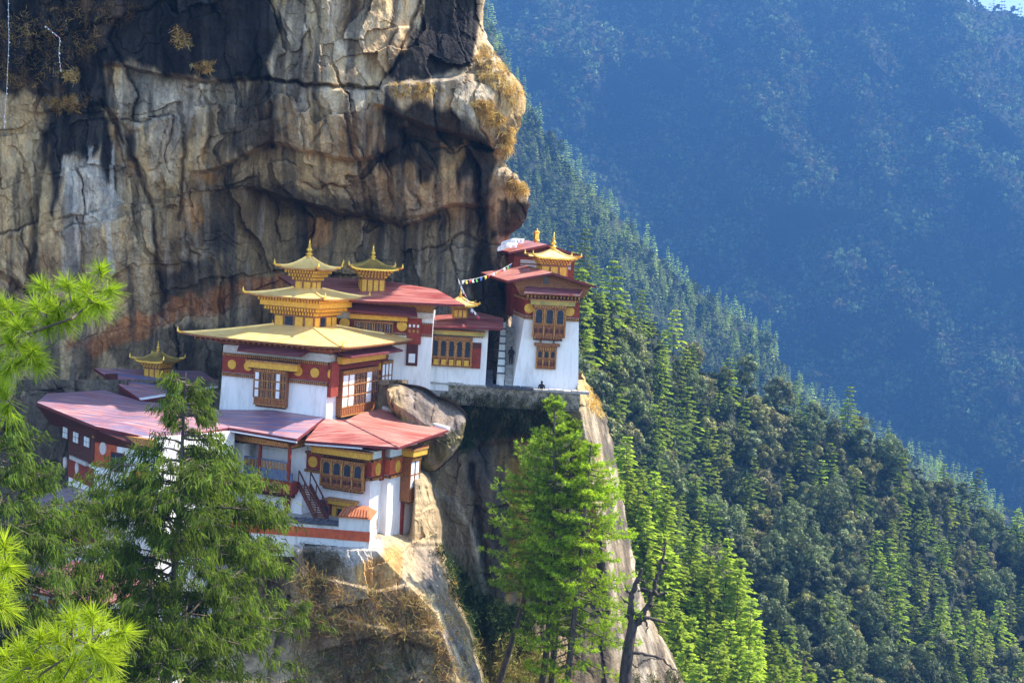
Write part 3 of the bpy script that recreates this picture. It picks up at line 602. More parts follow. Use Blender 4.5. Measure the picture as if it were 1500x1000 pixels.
def lattice_window(fc, a0, a1, b0, b1, parent, white=(0, 3, 4), n=5, rows=3, d=.35, apron=.2, side=None):
    """timber window of tall lights; the lights listed in `white` are papered, the rest barred dark"""
    mb = MB(); H = b1 - b0; za = b0 + apron * H; fc.box(mb, a0, a1, b0, b1, -.1, d - .05, 0); zt = b1 - .1 * H
    fc.box(mb, a0 - .06, a1 + .06, zt, b1, 0, d + .06, 0); fc.dent(mb, a0, a1, zt + .05, b1 - .04, d + .06, d + .12, .18, .5, 1)
    fc.box(mb, a0 + .1, a1 - .1, b0 - .15, b0, 0, d - .15, 3); fc.box(mb, a0, a1, b0, b0 + .08, 0, d + .04, 1)
    fc.dent(mb, a0 + .05, a1 - .05, b0 + .12, za - .06, d - .06, d - .01, .3, .7, 2)
    st = (a1 - a0) / n; PB = []
    for i in range(n):
        wb = MB(); db = MB(); PB.append((wb, db)); x0, x1 = a0 + i * st + .07, a0 + (i + 1) * st - .07
        for r in range(rows):
            z0 = za + (zt - za) * r / rows + .07; z1 = za + (zt - za) * (r + 1) / rows - .05
            fc.box(wb if i in white else db, x0, x1, z0, z1, d - .06, d - .01)
            if i not in white:
                for q in (.33, .66): fc.box(mb, x0 + (x1 - x0) * q - .025, x0 + (x1 - x0) * q + .025, z0, z1, d - .03, d + .02, 1)
    for i in range(n + 1): fc.box(mb, a0 + i * st - .05, a0 + i * st + .05, za, zt, d - .06, d + .03, 0)
    for r in range(rows + 1): fc.box(mb, a0, a1, za + (zt - za) * r / rows - .03, za + (zt - za) * r / rows + .03, d - .06, d + .022, 1)
    o = mb.build('window', [WOOD, CARVE, PANELW, DWOOD], parent)
    for wb, db in PB:
        if wb.v: wb.build('pane', PAPER, o)
        if db.v: db.build('barred_light', GLASS, o)
    return o
def plain_box(name, fc, a0, a1, b0, b1, d0, d1, mat, parent):
    mb = MB(); fc.box(mb, a0, a1, b0, b1, d0, d1); return mb.build(name, mat, parent)
def slab(name, pts, th, mats, parent, ridges=None):
    """sheet roof over 3-D corner points with a dark edge and an underside"""
    mb = MB(); pts = [np.asarray(p, float) for p in pts]; n = len(pts); lo = [p - np.array([0, 0, th]) for p in pts]
    bm = bmesh.new(); vs = [bm.verts.new(p) for p in pts]; f = bm.faces.new(vs); r = bmesh.ops.triangulate(bm, faces=[f]); bm.verts.index_update()
    tris = [tuple(v.index for v in q.verts) for q in bm.faces]; bm.free()
    mb.add(pts, tris, 0); mb.add(lo, tris, 1); mb.add(pts + lo, [(i, (i + 1) % n, n + (i + 1) % n, n + i) for i in range(n)], 1)
    o = mb.build(name, mats, parent)
    return o
def cupola(parent, base, yaw, hb, z0, zb, hr, zr, zap, fin, ncol=3, roofm=None, fm=None, hv=None, hooks=.4):
    a = rad(yaw); eu = np.array([math.cos(a), math.sin(a), 0]); ev = np.array([-math.sin(a), math.cos(a), 0]); hv = hv or hb; k = hr / hb * .72
    o = panels(base, eu, ev, 0, 0, hb, hv, z0, zb, ncol, parent, -1)
    brackets(base, eu, ev, 0, 0, hb * 1.02, hv * 1.02, zb, hb + (hr - hb) * .62, hv + (hr - hb) * .62, zr - .06, o, 3)
    rf = hip_roof(base, eu, ev, 0, 0, hr, hr + hv - hb, zr, .16, .16 + hv - hb, zap, parent, roofm or GOLD, fm or CARVE, .14, .16, .3, 'lantern_roof', roofm or BRASS, hooks)
    finial(rf, base + np.array([0, 0, zap - .05]), fin, fm if fm else BRASS)

# ------------------------------------------------------------------ the gold-roofed temple
C = P(478, 614, 100.0)[()]
F1, F2 = Face(C, -20), Face(C, 70)
eu, ev = F1.u, F2.u
T = thing('temple', C + eu * -4.5 + ev * 4.7, 'white temple with three stacked gilded pagoda roofs under the cliff', 'temple')
walls(C, eu, ev, -9.25, 0, 0, 10.2, -2.5, 5.3, .22, T)
for fc, a0, a1 in ((F1, -9.05, -.05), (F2, .05, 10.1)):
    b = red_band(fc, a0, a1, 2.46, 4.22, T, -.12, .12); plain_box('pale_frieze', fc, a0, a1, 4.22, 4.75, -.5, -.02, PALE, T)
    if fc is F1:
        for px, py in ((340.4, 533), (364, 537), (437, 546), (461.4, 549)): q = fc.uv(px, py); medallion(fc, q[0], 3.36, .36, b, .02)
    else:
        for px, py in ((483.7, 548), (557, 545)): q = fc.uv(px, py); medallion(fc, q[0], 3.36, .36, b, .02)
q0, q1 = F1.uv(373, 540, .4), F1.uv(417, 596, .4); lattice_window(F1, q0[0], q1[0], q1[1] - .05, q0[1] + .1, T, (0, 4), 6, 3, .4, .2)
q0, q1 = F1.uv(361, 523, .6), F1.uv(435, 537, .6); cornice(F1, q0[0], q1[0], q0[1] - .72, q0[1] - .15, .6, T)
slab('window_canopy', [F1.W(q0[0] - .9, 5.0, .1), F1.W(q1[0] + .7, 5.0, .1), F1.W(q1[0] + .5, 4.62, 1.0), F1.W(q0[0] - .6, 4.62, 1.0)], .12, [TINB, EDGE], T)
q0, q1 = F2.uv(503, 543, .4), F2.uv(551, 600, .4); lattice_window(F2, q0[0], q1[0], q1[1], q0[1], T, (0, 1, 4), 6, 3, .4, .2)
q0, q1 = F2.uv(502, 532, .6), F2.uv(565, 532, .6); cornice(F2, q0[0], q1[0], 4.05, 4.6, .6, T)
slab('window_canopy', [F2.W(q0[0] - .3, 5.0, .1), F2.W(q1[0] + 1.6, 5.0, .1), F2.W(q1[0] + 1.2, 4.72, 1.5), F2.W(q0[0] - .4, 4.72, 1.5)], .12, [TINB, EDGE], T)
q0, q1 = F2.uv(559, 540, .15), F2.uv(572, 569, .15); lattice_window(F2, q0[0], q1[0], q1[1], q0[1] + .6, T, (0, 1, 2), 3, 2, .2, .05)
q0, q1 = F2.uv(486, 545, .2), F2.uv(495, 580, .2); plain_box('pilaster', F2, q0[0], q1[0], q1[1], 4.2, -.1, .2, RED, T)
mb = MB()
mb.hexa([C + eu * a + ev * b + np.array([0, 0, 4.74]) for a, b in ((-8.9, .3), (-.3, .3), (-.3, 10), (-8.9, 10))], [C + eu * a + ev * b + np.array([0, 0, 5.34]) for a, b in ((-10.4, -.9), (.9, -.9), (.9, 11), (-10.4, 11))])
mb.build('eaves_soffit', WOOD, T)
mb = MB()
for k in range(26): F1.box(mb, -10.9 + k * .46, -10.78 + k * .46, 5.15, 5.32, -.5, 1.1)
for k in range(26): F2.box(mb, -.8 + k * .46, -.68 + k * .46, 5.15, 5.32, -.5, 1.3)
mb.build('rafter_ends', WOOD, T)
hip_roof(C, eu, ev, -5.0, 5.25, 6.7, 6.75, 5.48, 1.7, 1.9, 6.42, T, GOLD, WOOD, .14, .12, .05, 'roof', GOLD)
L2 = panels(C, eu, ev, -5.0, 5.3, 1.75, 1.85, 6.2, 7.25, 4, T); brackets(C, eu, ev, -5.0, 5.3, 1.8, 1.9, 7.25, 2.5, 2.6, 7.9, L2, 2)
q = lambda z, h: [C + eu * (-5.05 + a * h) + ev * (5.4 + b * h) + np.array([0, 0, z]) for a, b in ((-1, -1), (1, -1), (1, 1), (-1, 1))]
mb = MB(); mb.hexa(q(7.9, 2.62), q(8.28, 2.62)); mb.build('gilded_beam', YEL, T); mb = MB(); mb.hexa(q(8.28, 2.2), q(8.6, 2.9)); mb.build('eaves_soffit', WOOD, T)
brackets(C, eu, ev, -5.05, 5.4, 2.55, 2.55, 8.28, 2.95, 2.95, 8.56, T, 1)
hip_roof(C, eu, ev, -5.1, 5.6, 3.3, 3.5, 8.66, .8, .85, 9.3, T, GOLD, CARVE, .13, .12, .08, 'roof', GOLD)
L3 = panels(C, eu, ev, -5.05, 5.45, .74, .76, 9.1, 9.9, 2, T, -1); brackets(C, eu, ev, -5.05, 5.45, .8, .8, 9.9, 1.45, 1.45, 10.74, L3, 3)
r3 = hip_roof(C, eu, ev, -5.05, 5.45, 1.68, 1.7, 10.84, .16, .16, 11.72, T, GOLD, CARVE, .13, .14, .3, 'roof', GOLD)
finial(r3, C + eu * -5.05 + ev * 5.45 + np.array([0, 0, 11.65]), 1.5)

# ------------------------------------------------------------------ lower hall under the pink hipped roof
D = P(543.5, 702, 96.0)
G1, G2 = Face(D, -25), Face(D, 65); gu, gv = G1.u, G2.u
H = thing('lower_hall', D + gu * -2.5 + gv * 2 - np.array([0, 0, 4]), 'white corner hall with pink faded hipped roof above the bare rock spur', 'hall')
mb = MB()
fp = [(-5.7, 0), (0, 0), (0, 1.25), (-.12, 1.25), (-.12, 1.75), (.45, 1.75), (.45, 5.9), (-5.7, 5.9)]
mb.hexa([D + gu * a + gv * b + np.array([0, 0, -6.0]) for a, b in fp], [D + gu * (a - (.12 if a > -.5 else 0)) + gv * (b + (.1 if b == 0 else 0)) + np.array([0, 0, 2.15]) for a, b in fp]); mb.build('wall', WHITE, H)
b1 = red_band(G1, -5.6, .0, -.1, 1.42, H, -.06, .12); q = G1.uv(459.6, 677.5); medallion(G1, q[0], .68, .40, b1, .08)
G2b = Face(D + gu * .45, 65)
b2 = red_band(G2, 0, 1.25, -.1, 1.42, H, -.06, .12, ORED); medallion(G2, .72, .66, .36, b2, .08, None, .46)
b3 = red_band(G2b, 1.75, 3.5, -.1, 1.42, H, -.06, .12, ORED); medallion(G2b, 2.75, .66, .36, b3, .08, None, .46)
G1c = Face(D + gv * 1.75, -25); b4 = red_band(G1c, -.1, .5, -.1, 1.42, H, -.06, .08, ORED)
plain_box('pilaster', G2, 1.28, 1.72, -.25, 2.1, -.3, .06, RED, H); plain_box('pale_frieze', G1, -1.0, .02, 1.42, 2.1, -.5, .02, PAPER, H); plain_box('pale_frieze', G2, 0.02, 1.25, 1.42, 2.1, -.5, .03, PAPER, H); plain_box('pale_frieze', G2b, 1.75, 3.5, 1.42, 2.1, -.5, .03, PAPER, H)
q0, q1 = G1.uv(471, 668, .45), G1.uv(530, 724, .45); bay_window(G1, q0[0], q1[0], q1[1], q0[1] - .05, H, 4, .45)
q0, q1 = G1.uv(456, 653, .55), G1.uv(541, 668, .55); cornice(G1, q0[0], q1[0], 1.45, 2.0, .55, H)
q0, q1 = G2b.uv(594, 660, .7), G2b.uv(611, 712, .7); lattice_window(G2b, 3.55, 4.9, -2.0, 1.3, H, (0, 1), 2, 2, .75, .28); plain_box('pilaster', G2b, 3.75, 4.1, -5.2, -2.0, -.1, .1, RED, H)
cornice(G2b, 3.4, 5.5, 1.35, 1.95, 1.0, H, None, 'cornice', 1.0)
mb = MB(); mb.lathe(G2b.W(4.5, -5.6, .45), [(.0, 0), (.5, .02), (.55, .4), (.1, .6)], 8); G2b.box(mb, 3.9, 5.1, -5.2, -5.05, 0, 1.1); mb.build('stone_drip_ledge', STAINED, H)
# door, side window and little headers
mb = MB(); q0, q1 = G1.uv(487, 737, .3), G1.uv(513, 764, .3); a0, a1, zt, zb = q0[0], q1[0], q0[1], q1[1] - .6
G1.box(mb, a0, a0 + .32, zb, zt, -.1, .3, 0); G1.box(mb, a1 - .32, a1, zb, zt, -.1, .3, 0); G1.box(mb, a0, a1, zt - .3, zt, -.1, .301, 0); G1.box(mb, a0 - .3, a1 + .3, zt, zt + .28, -.1, .5, 0); G1.box(mb, a0 - .45, a1 + .45, zt + .28, zt + .4, -.1, .62, 1); G1.dent(mb, a0, a1, zt - .16, zt, .3, .42, .22, .5, 1)
dr = mb.build('door', [YEL, CARVE], H); plain_box('door_panel', G1, a0 + .3, a1 - .3, zb, zt - .28, .0, .08, GLASS, dr)
q0, q1 = G1.uv(471, 735, .15), G1.uv(483, 762, .15); mb = MB(); G1.box(mb, q0[0], q1[0], q1[1] - .4, q0[1], -.1, .15, 0); G1.box(mb, q0[0] - .15, q1[0] + .2, q0[1], q0[1] + .16, -.1, .4, 1); sw = mb.build('window', [RED, DWOOD], H); plain_box('pane', G1, q0[0] + .14, q1[0] - .14, q1[1] - .3, q0[1] - .25, .1, .17, GLASS, sw)
q0 = G1.uv(514, 741, .3), G1.uv(531, 745, .3); mb = MB(); G1.box(mb, q0[0][0], q0[1][0], q0[0][1] - .2, q0[0][1], -.1, .4, 0); G1.box(mb, q0[0][0] + .1, q0[1][0] - .25, q0[0][1] - 1.6, q0[0][1] - .2, -.1, .12, 0); mb.build('window', DWOOD, H)
# hipped roof
e1, e2, e3 = P(447, 645, 96.5), P(583, 655, 94.2), P(657, 629, 104.0); t1, t2, t3 = P(478, 612.5, 100.1), P(505, 616, 100.6), P(562, 598, 106.5)
slab('roof', [e1, e2, t2, t1, P(468, 620, 99)], .18, [TINP, EDGE], H); slab('roof', [e2, e3, t3, P(530, 604, 104.5), t2], .18, [TINP, EDGE], H)
mb = MB(); mb.bar(e2 + [0, 0, .04], t2 + [0, 0, .04], .12, .08); mb.build('hip_rib', TINP, H); mb = MB(); mb.bar(e3 + [0, 0, .05], t3 + [0, 0, .1], .5, .22); mb.build('roof_flashing', STAINED, H)
mb = MB(); mb.bar(e1 + [0, 0, -.24], e1 * .38 + e2 * .62 + [0, 0, -.26], .1, .1); mb.build('gutter', PIPE, H)
mb = MB(); mb.hexa([D + gu * a + gv * b + np.array([0, 0, 2.05]) for a, b in ((-5.6, .0), (.3, .0), (.6, 8), (-5.6, 8))], [D + gu * a + gv * b + np.array([0, 0, 2.5]) for a, b in ((-5.6, -.7), (.8, -.7), (1.6, 8), (-5.6, 8))]); mb.build('eaves_soffit', DWOOD, H)
# balcony gallery
B0 = P(423, 690, 96.8); Bf = Face(B0, -25)
K = thing('balcony_gallery', B0 - Bf.u * 2.5 - np.array([0, 0, 4]), 'timber gallery with gilded balusters and grey back wall beside the lower hall', 'balcony')
plain_box('wall', Bf, -7.5, .3, -6, 2.6, -2.6, -1.7, WHITE, K); plain_box('return_wall', Bf, .5, 2.6, -6, 2.4, -3.4, -2.2, BLUEW, K)
plain_box('lower_wall', Bf, -7.5, .9, -6, -1.5, -1.7, -.5, WHITE, K)
q0 = Bf.uv(423, 653)[1]; cornice(Bf, -7.4, .0, q0 - .1, q0 + .42, .25, K, CARVE, 'carved_beam', .5); Bs = Face(B0, 65); cornice(Bs, 0, 2.0, q0 - .1, q0 + .42, .25, K, CARVE, 'carved_beam', .5)
mb = MB(); Bf.box(mb, -7.4, 0.0, .55, .65, -.1, .06, 1); Bf.box(mb, -7.4, 0.0, -.12, .0, -.1, .06, 1); Bf.dent(mb, -7.3, -.1, .0, .55, -.05, .02, .27, .42, 0); mb.build('baluster_railing', [CARVE, BLUEW], K)
mb = MB(); Bf.box(mb, -7.4, .3, -.75, -.14, -.12, .0, 0); mb.build('railing_panel', BLUEW, K)
mb = MB(); Bf.box(mb, -7.4, .5, -1.65, -.76, -.6, .25, 0); Bf.dent(mb, -7.3, .45, -1.3, -.95, .25, .31, .36, .6, 1); Bf.dent(mb, -7.2, .4, -1.62, -1.4, .25, .4, .3, .5, 2); Bf.box(mb, -7.2, .3, -1.95, -1.65, -.6, .05, 3); mb.build('carved_apron', [RED, CARVE, WOOD, DWOOD], K)
mb = MB()
for a in (-5.4, -2.55, 0): plain_box('post', Bf, a - .1, a + .1, -.7, 2.0, -.1, .08, RED, K)
plain_box('post', Bf, -.35, -.05, -4.5, -1.9, -.5, -.2, RED, K)
# timber stair beside the balcony
s0, s1 = P(437, 708, 97.0), P(463, 760, 95.2); S = thing('wooden_stair', s1, 'steep red timber stair with handrails leading down from the balcony', 'stair')
off = Bf.u * 1.0
for k in (0, 1):
    mb = MB(); mb.bar(s0 + off * k, s1 + off * k, .1, .34); mb.build('stringer', DWOOD, S)
    mb = MB(); r = np.array([0, 0, .95]); mb.bar(s0 + off * k + r, s1 + off * k + r, .08, .08)
    for t in (0, .33, .66, 1): p = s0 + (s1 - s0) * t + off * k; mb.bar(p, p + r, .07, .07)
    mb.build('handrail', DWOOD, S)
mb = MB()
for t in np.linspace(.04, .96, 14): p = s0 + (s1 - s0) * t; mb.bar(p, p + off, .26, .05)
mb.build('tread', WOOD, S)
# courtyard and its wall
A0 = P(541, 790, 93.4); Af = Face(A0, -4); A = thing('courtyard_wall', A0 - Af.u * 3, 'white parapet with orange-red stripe and slate coping edging the courtyard', 'wall')
qa = [Af.uv(*p) for p in ((398, 779), (497, 779), (541, 757), (497, 758), (500, 791), (405, 758))]
zs0, zs1 = Af.uv(520, 791)[1], Af.uv(520, 777)[1]; aL, aM, aR = qa[0][0] - 6, Af.uv(496, 770)[0], 0.0; zt1 = Af.uv(470, 768)[1]; zt2 = Af.uv(520, 758)[1]
plain_box('parapet', Af, aL, Af.uv(441, 790)[0], zs0 - 1.5, zs0 + .02, -.5, -.004, STAINED, A); plain_box('parapet', Af, aL, aM, zs0 - .5, zt1, -.5, 0, STAINED, A); plain_box('parapet', Af, aM + .003, aR, zs0 - .9, zt2, -2.2, .05, STAINED, A)
mb = MB(); Af.box(mb, aL, aM, zs0, zs1, -.1, .06); Af.box(mb, aM, aR + .02, zs0 - .02, zs1 + .0, -.1, .10); mb.build('red_stripe', ORED, A)
mb = MB(); rg = random.Random(3)
a = aL
while a < aM:
    w_ = rg.uniform(.35, .7); Af.poly(mb, [(a, zt1), (min(a + w_, aM), zt1), (min(a + w_, aM), zt1 + .2 + rg.uniform(0, .12)), (a, zt1 + .22)], -.75, .14, 0); a += w_ + .003
mb.build('slate_coping', SLATE, A)
mb = MB(); mb.hexa([Af.W(aM - .1, zt2, .25), Af.W(.1, zt2, .25), Af.W(.1, zt2 + .1, -2.3), Af.W(aM - .1, zt2 + .1, -2.3)], [Af.W(aM + .5, zt2 + .5, -.6), Af.W(-.5, zt2 + .5, -.6), Af.W(-.5, zt2 + .55, -1.6), Af.W(aM + .5, zt2 + .55, -1.6)])
for k in range(10): x = aM + .05 + k * (-aM) / 10; mb.bar(Af.W(x, zt2 + .08, .2), Af.W(x * .8 - .2, zt2 + .53, -.6), .13, .1)
mb.build('tiled_coping', TILE, A)
mb = MB(); zf = A0[2] + zs1 + .2; mb.hexa([P(x, y, Y_) * [1, 1, 0] + [0, 0, zf - .8] for x, y, Y_ in ((330, 780, 94.2), (541, 780, 93.6), (560, 780, 100), (330, 780, 103))], [P(x, y, Y_) * [1, 1, 0] + [0, 0, zf] for x, y, Y_ in ((330, 780, 94.2), (541, 780, 93.6), (560, 780, 100), (330, 780, 103))])
tag(mb.build('courtyard', STEPM), 'stone courtyard floor behind the striped parapet', 'courtyard', kind='structure')

# ------------------------------------------------------------------ long left wing
J0 = P(140, 640, 94.0); J1, J2 = Face(J0, -52), Face(J0, -28)
J = thing('left_wing', J0 + J2.u * 3 - np.array([0, 0, 6]), 'long left wing with weathered red tin roof, sky reflection in its colour, and white window panes', 'wing')
mb = MB(); jp = [J0, J1.W(-4.9, 0), J1.W(-4.9, 0) - J1.n * 6, J2.W(6.5, 0) - J2.n * 7, J2.W(5.8, 0)]
mb.hexa([p + [0, 0, -14.0] for p in jp], [p + [0, 0, .55] for p in jp]); mb.build('wall', WHITE, J)
mb = MB(); J1.box(mb, -4.85, .02, -2.0, .5, -.3, .08); mb.build('timber_storey', DWOOD, J)
mb = MB(); J1.box(mb, -4.85, .0, -3.6, -2.25, -.3, .06, 0); J1.box(mb, -4.2, -1.0, -2.2, -1.95, -.3, .25, 1); lb = mb.build('painted_band', [RED, PALE], J)
for px, py in ((97, 677), (114.7, 685)): q = J1.uv(px, py); medallion(J1, q[0], q[1], .3, lb, .08, MEDW, .42)
for x0, x1, y0, y1 in ((93, 99, 623, 648), (108, 115, 630, 655), (124, 131, 637, 661)):
    q0, q1 = J1.uv(x0, y0, .1), J1.uv(x1, y1, .1); a0, a1, z1, z0 = q0[0], q1[0], q0[1] - .05, q1[1] + .25; mb = MB()
    for r in range(2):
        for c in range(2): J1.box(mb, a0 + (a1 - a0) * (c + .1) / 2, a0 + (a1 - a0) * (c + .9) / 2, z0 + (z1 - z0) * (r + .06) / 2, z0 + (z1 - z0) * (r + .94) / 2, .08, .16)
    fm = MB(); J1.box(fm, a0 - .1, a1 + .1, z0 - .1, z1 + .1, .05, .11); wn = fm.build('window', DWOOD, J); mb.build('pane', PAPER, wn)
mb = MB(); J2.box(mb, .02, 2.0, -2.0, .0, -.3, .06, 0); J2.box(mb, .02, 5.6, .0, .5, -.3, .35, 1); J2.dent(mb, 0, 5.6, -.15, .0, .0, .2, .25, .5, 2); pb = mb.build('painted_band', [ORED, CARVE, DWOOD], J); q = J2.uv(152.5, 656); medallion(J2, q[0], q[1], .3, pb, .08, MEDW, .45)
for (x0, y0, x1, y1, m_) in ((164, 664, 178, 690, GLASS), (170, 716, 182, 738, ORED), (198, 690, 212, 716, ORED)):
    q0, q1 = J2.uv(x0, y0, .1), J2.uv(x1, y1, .1); mb = MB(); J2.box(mb, q0[0] - .12, q1[0] + .12, q1[1] - .1, q0[1] + .12, -.1, .1); wn = mb.build('window', DWOOD, J); plain_box('pane', J2, q0[0], q1[0], q1[1], q0[1], .05, .14, m_, wn)
J3 = Face(P(231, 680, 92.6), 60); plain_box('end_wall', J3, .2, 5, -9, .3, -1, -.4, WHITE, J); plain_box('timber_end', J3, .2, 5, .3, 1.5, -1, -.35, DWOOD, J); plain_box('end_cornice', J3, .2, 6, 1.2, 1.75, -.5, .2, CARVE, J)
plain_box('back_wall', Face(P(335, 700, 98.5), -24), -5, 1, -12, 2.6, -1.5, -.3, STAINED, J)
rA = [P(54, 589, 97), P(140, 624, 92.5), P(231, 643, 92), P(336, 626, 97), P(316, 598, 101.3), P(205, 587, 102.5), P(153, 571, 104.5), P(69, 576, 103)]
slab('roof', rA, .22, [TINW, EDGE], J); rB = [P(314, 600, 101.2), P(336, 626, 96.9), P(435, 642.5, 94.8), P(474, 612, 100.0), P(460, 600, 102)]
slab('roof', rB, .2, [TINW, EDGE], J)
mb = MB(); mb.bar(rB[1] + [0, 0, -.24], rB[2] + [0, 0, -.24], .1, .1); mb.build('gutter', PIPE, J); mb = MB(); mb.bar(P(205, 586, 101.5) + [0, 0, .1], P(318, 567, 106) + [0, 0, .05], .25, .14); mb.build('roof_flashing', PIPE, J)
mb = MB(); mb.hexa([p + [0, 0, -.9] for p in (J1.W(-9, .5), J1.W(0, .5), J2.W(5.6, .5), J2.W(5, .5, -6), J1.W(-8, .5, -5))], [p + [0, 0, -.25] for p in (rA[0], rA[1], rA[2], rA[4], rA[7])]); mb.build('eaves_soffit', DWOOD, J)
mb = MB(); mb.hexa([p + [0, 0, -.9] for p in (rB[0], rB[1] + [0, 2.2, 0], rB[2] + [-.6, 2.2, 0], rB[3])], [p + [0, 0, -.22] for p in (rB[0], rB[1], rB[2], rB[3])]); mb.build('eaves_soffit', DWOOD, J)

# ------------------------------------------------------------------ dark-roofed wing with small gilded lantern
Wg = thing('shaded_wing', P(230, 585, 106), 'low wing with dull maroon sloping roof and small gilt lantern below the cliff', 'wing')
wr = [P(138, 539, 108), P(208, 586, 102.4), P(320, 568, 107), P(322, 560, 110), P(294, 543, 113)]
slab('roof', wr, .2, [TINW, EDGE], Wg)
mb = MB(); lowp = [P(153, 571, 106.5), P(208, 587, 103), P(320, 574, 107.6), P(322, 566, 111), P(294, 550, 114)]
mb.hexa([p * [1, 1, 0] + [0, 0, -18] for p in lowp], [a * [1, 1, 0] + [0, 0, b[2] - .22] for a, b in zip(lowp, wr)]); mb.build('wall', DWOOD, Wg)
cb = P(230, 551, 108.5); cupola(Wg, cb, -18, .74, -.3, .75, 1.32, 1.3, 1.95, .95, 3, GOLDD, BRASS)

# ------------------------------------------------------------------ back hall against the cliff
B1 = P(630, 553, 110.0); Q1 = Face(B1, 2)
Bk = thing('back_hall', B1 - Q1.u * 4, 'white back hall with broad red tin roof and dark gilt lantern', 'hall')
mb = MB(); Q1.box(mb, -9.5, 0, -1.2, 5.2, -5.5, 0); mb.build('wall', WHITE, Bk)
er = [P(470, 437, 107.5), P(540, 440.5, 107.5), P(681, 446, 107.5), P(640, 424, 113), P(584, 414, 114.5), P(520, 408, 115.5), P(408, 404, 116), P(440, 425, 109.5)]
slab('roof', er, .18, [TIN, EDGE], Bk)
zz = lambda y, x=590, d=0: Q1.uv(x, y, d)[1]; aa = lambda x, y=470, d=0: Q1.uv(x, y, d)[0]
slab('lower_canopy', [Q1.W(aa(505), zz(447), .1), Q1.W(aa(608), zz(449), .1), Q1.W(aa(612), zz(460), 1.3), Q1.W(aa(500), zz(457), 1.3)], .14, [TINB, EDGE], Bk)
plain_box('roof_beam', Q1, aa(600), aa(634), zz(464), zz(458), -.2, .3, PALE, Bk); plain_box('bracket_wall', Q1, -9.4, 0, zz(460), zz(444), -.8, -.15, CARVE, Bk)
cornice(Q1, aa(513), aa(597), zz(470), zz(462.5), .6, Bk); b5 = red_band(Q1, -9.4, -.02, zz(491), zz(471), Bk, -.02, .1)
for x, y in ((505, 473), (589, 477)): q = Q1.uv(x, y, .2); medallion(Q1, q[0], q[1], .42, b5, .35)
lattice_window(Q1, aa(520), aa(576), zz(497), zz(472), Bk, (), 5, 1, .4, .3)
mb = MB(); Q1.box(mb, aa(597), aa(618), zz(503), zz(465), -.1, .2, 0); Q1.dent(mb, aa(598), aa(616), zz(478), zz(474), .2, .28, .3, .5, 1); Q1.dent(mb, aa(598), aa(616), zz(486), zz(482), .2, .26, .3, .5, 2); mb.build('painted_pilaster', [RED, PAPER, CARVE], Bk)
q0, q1 = Q1.uv(596, 503, .12), Q1.uv(611, 536, .12); mb = MB(); Q1.box(mb, q0[0], q1[0], q1[1], q0[1], -.1, .14); wn = mb.build('window', DWOOD, Bk); plain_box('pane', Q1, q0[0] + .2, q1[0] - .2, q1[1] + .25, q0[1] - .8, .1, .16, PAPER, wn)
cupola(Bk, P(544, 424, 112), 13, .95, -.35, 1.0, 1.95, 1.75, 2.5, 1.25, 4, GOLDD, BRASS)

# ------------------------------------------------------------------ gallery chapel with lattice front
H1 = P(714, 558, 112.5); R1 = Face(H1, 2)
Ch = thing('gallery_chapel', H1 - R1.u * 2.3, 'small chapel with barred gallery front and maroon roof beside the stone stair', 'chapel')
ah = lambda x, y=510, d=0: R1.uv(x, y, d)[0]; zh = lambda y, x=670, d=0: R1.uv(x, y, d)[1]
plain_box('wall', R1, ah(632), ah(714), -1.0, zh(478), -4, 0, WHITE, Ch)
hr = [P(629, 477.5, 111.2), P(736, 481, 111.2), P(738, 466, 115.5), P(700, 457, 117), P(622, 463, 116)]; slab('roof', hr, .16, [TIN, EDGE], Ch)
cornice(R1, ah(633), ah(709), zh(491, 670, .4), zh(484, 670, .4), .45, Ch, GOLDD); 
lw = bay_window(R1, ah(632), ah(691), zh(537), zh(493), Ch, 5, .25, .3, .12, False)
mb = MB(); R1.dent(mb, ah(634), ah(690), zh(535), zh(527), .25, .31, .62, .6, 0); mb.build('gilt_panel', YEL, Ch)
mb = MB(); R1.box(mb, ah(691), ah(705), zh(538), zh(500), -.1, .12, 0); R1.box(mb, ah(691), ah(705), zh(508), zh(500), .1, .2, 1); mb.build('door', [RED, DWOOD], Ch)
cupola(Ch, P(673, 464, 113.2), 8, .55, -.1, .7, 1.35, 1.05, 1.6, .9, 3, GOLD, BRASS, None, .2)
# ------------------------------------------------------------------ terrace with rubble retaining wall, stairs
W0 = P(848, 577, 112.2); Wf = Face(W0, -1)
Tw = thing('terrace_wall', W0 - Wf.u * 8, 'long rubble retaining wall with slate coping below the right-hand tower', 'wall')
aw = Wf.uv(572, 558)[0]; z0 = Wf.uv(572, 557)[1]; z1 = 0.0
mb = MB(); Wf.poly(mb, [(aw, z0 - 1.7), (.1, z1 - 1.5), (.1, z1), (aw, z0)], -.7, 0); mb.build('wall', STONE, Tw)
mb = MB(); rg = random.Random(5); a = aw - .2
while a < .3:
    w_ = rg.uniform(.5, 1.1); t = (a - aw) / -aw; zz_ = z0 + (z1 - z0) * t; h = rg.uniform(.12, .24); o_ = rg.uniform(.08, .3); Wf.poly(mb, [(a, zz_ + .0), (a + w_, zz_ - .01), (a + w_ - .04, zz_ + h), (a + .03, zz_ + h)], -.85, o_, 0 if (t < .45 or t > .72) else 1); a += w_ + .004
mb.build('coping_slab', [STEPM, SLATE], Tw)
mb = MB(); tp = [P(566, 560, 112.4), P(848, 577, 112.4), P(846, 577, 121), P(566, 560, 119)]; zt = [z0 + W0[2] - .45, W0[2] - .25, W0[2] - .25, z0 + W0[2] - .45]
mb.hexa([p * [1, 1, 0] + [0, 0, z - 1.0] for p, z in zip(tp, zt)], [p * [1, 1, 0] + [0, 0, z] for p, z in zip(tp, zt)]); tag(mb.build('terrace', STEPM), 'flagged ledge in front of the chapel and tower', 'terrace', kind='structure')
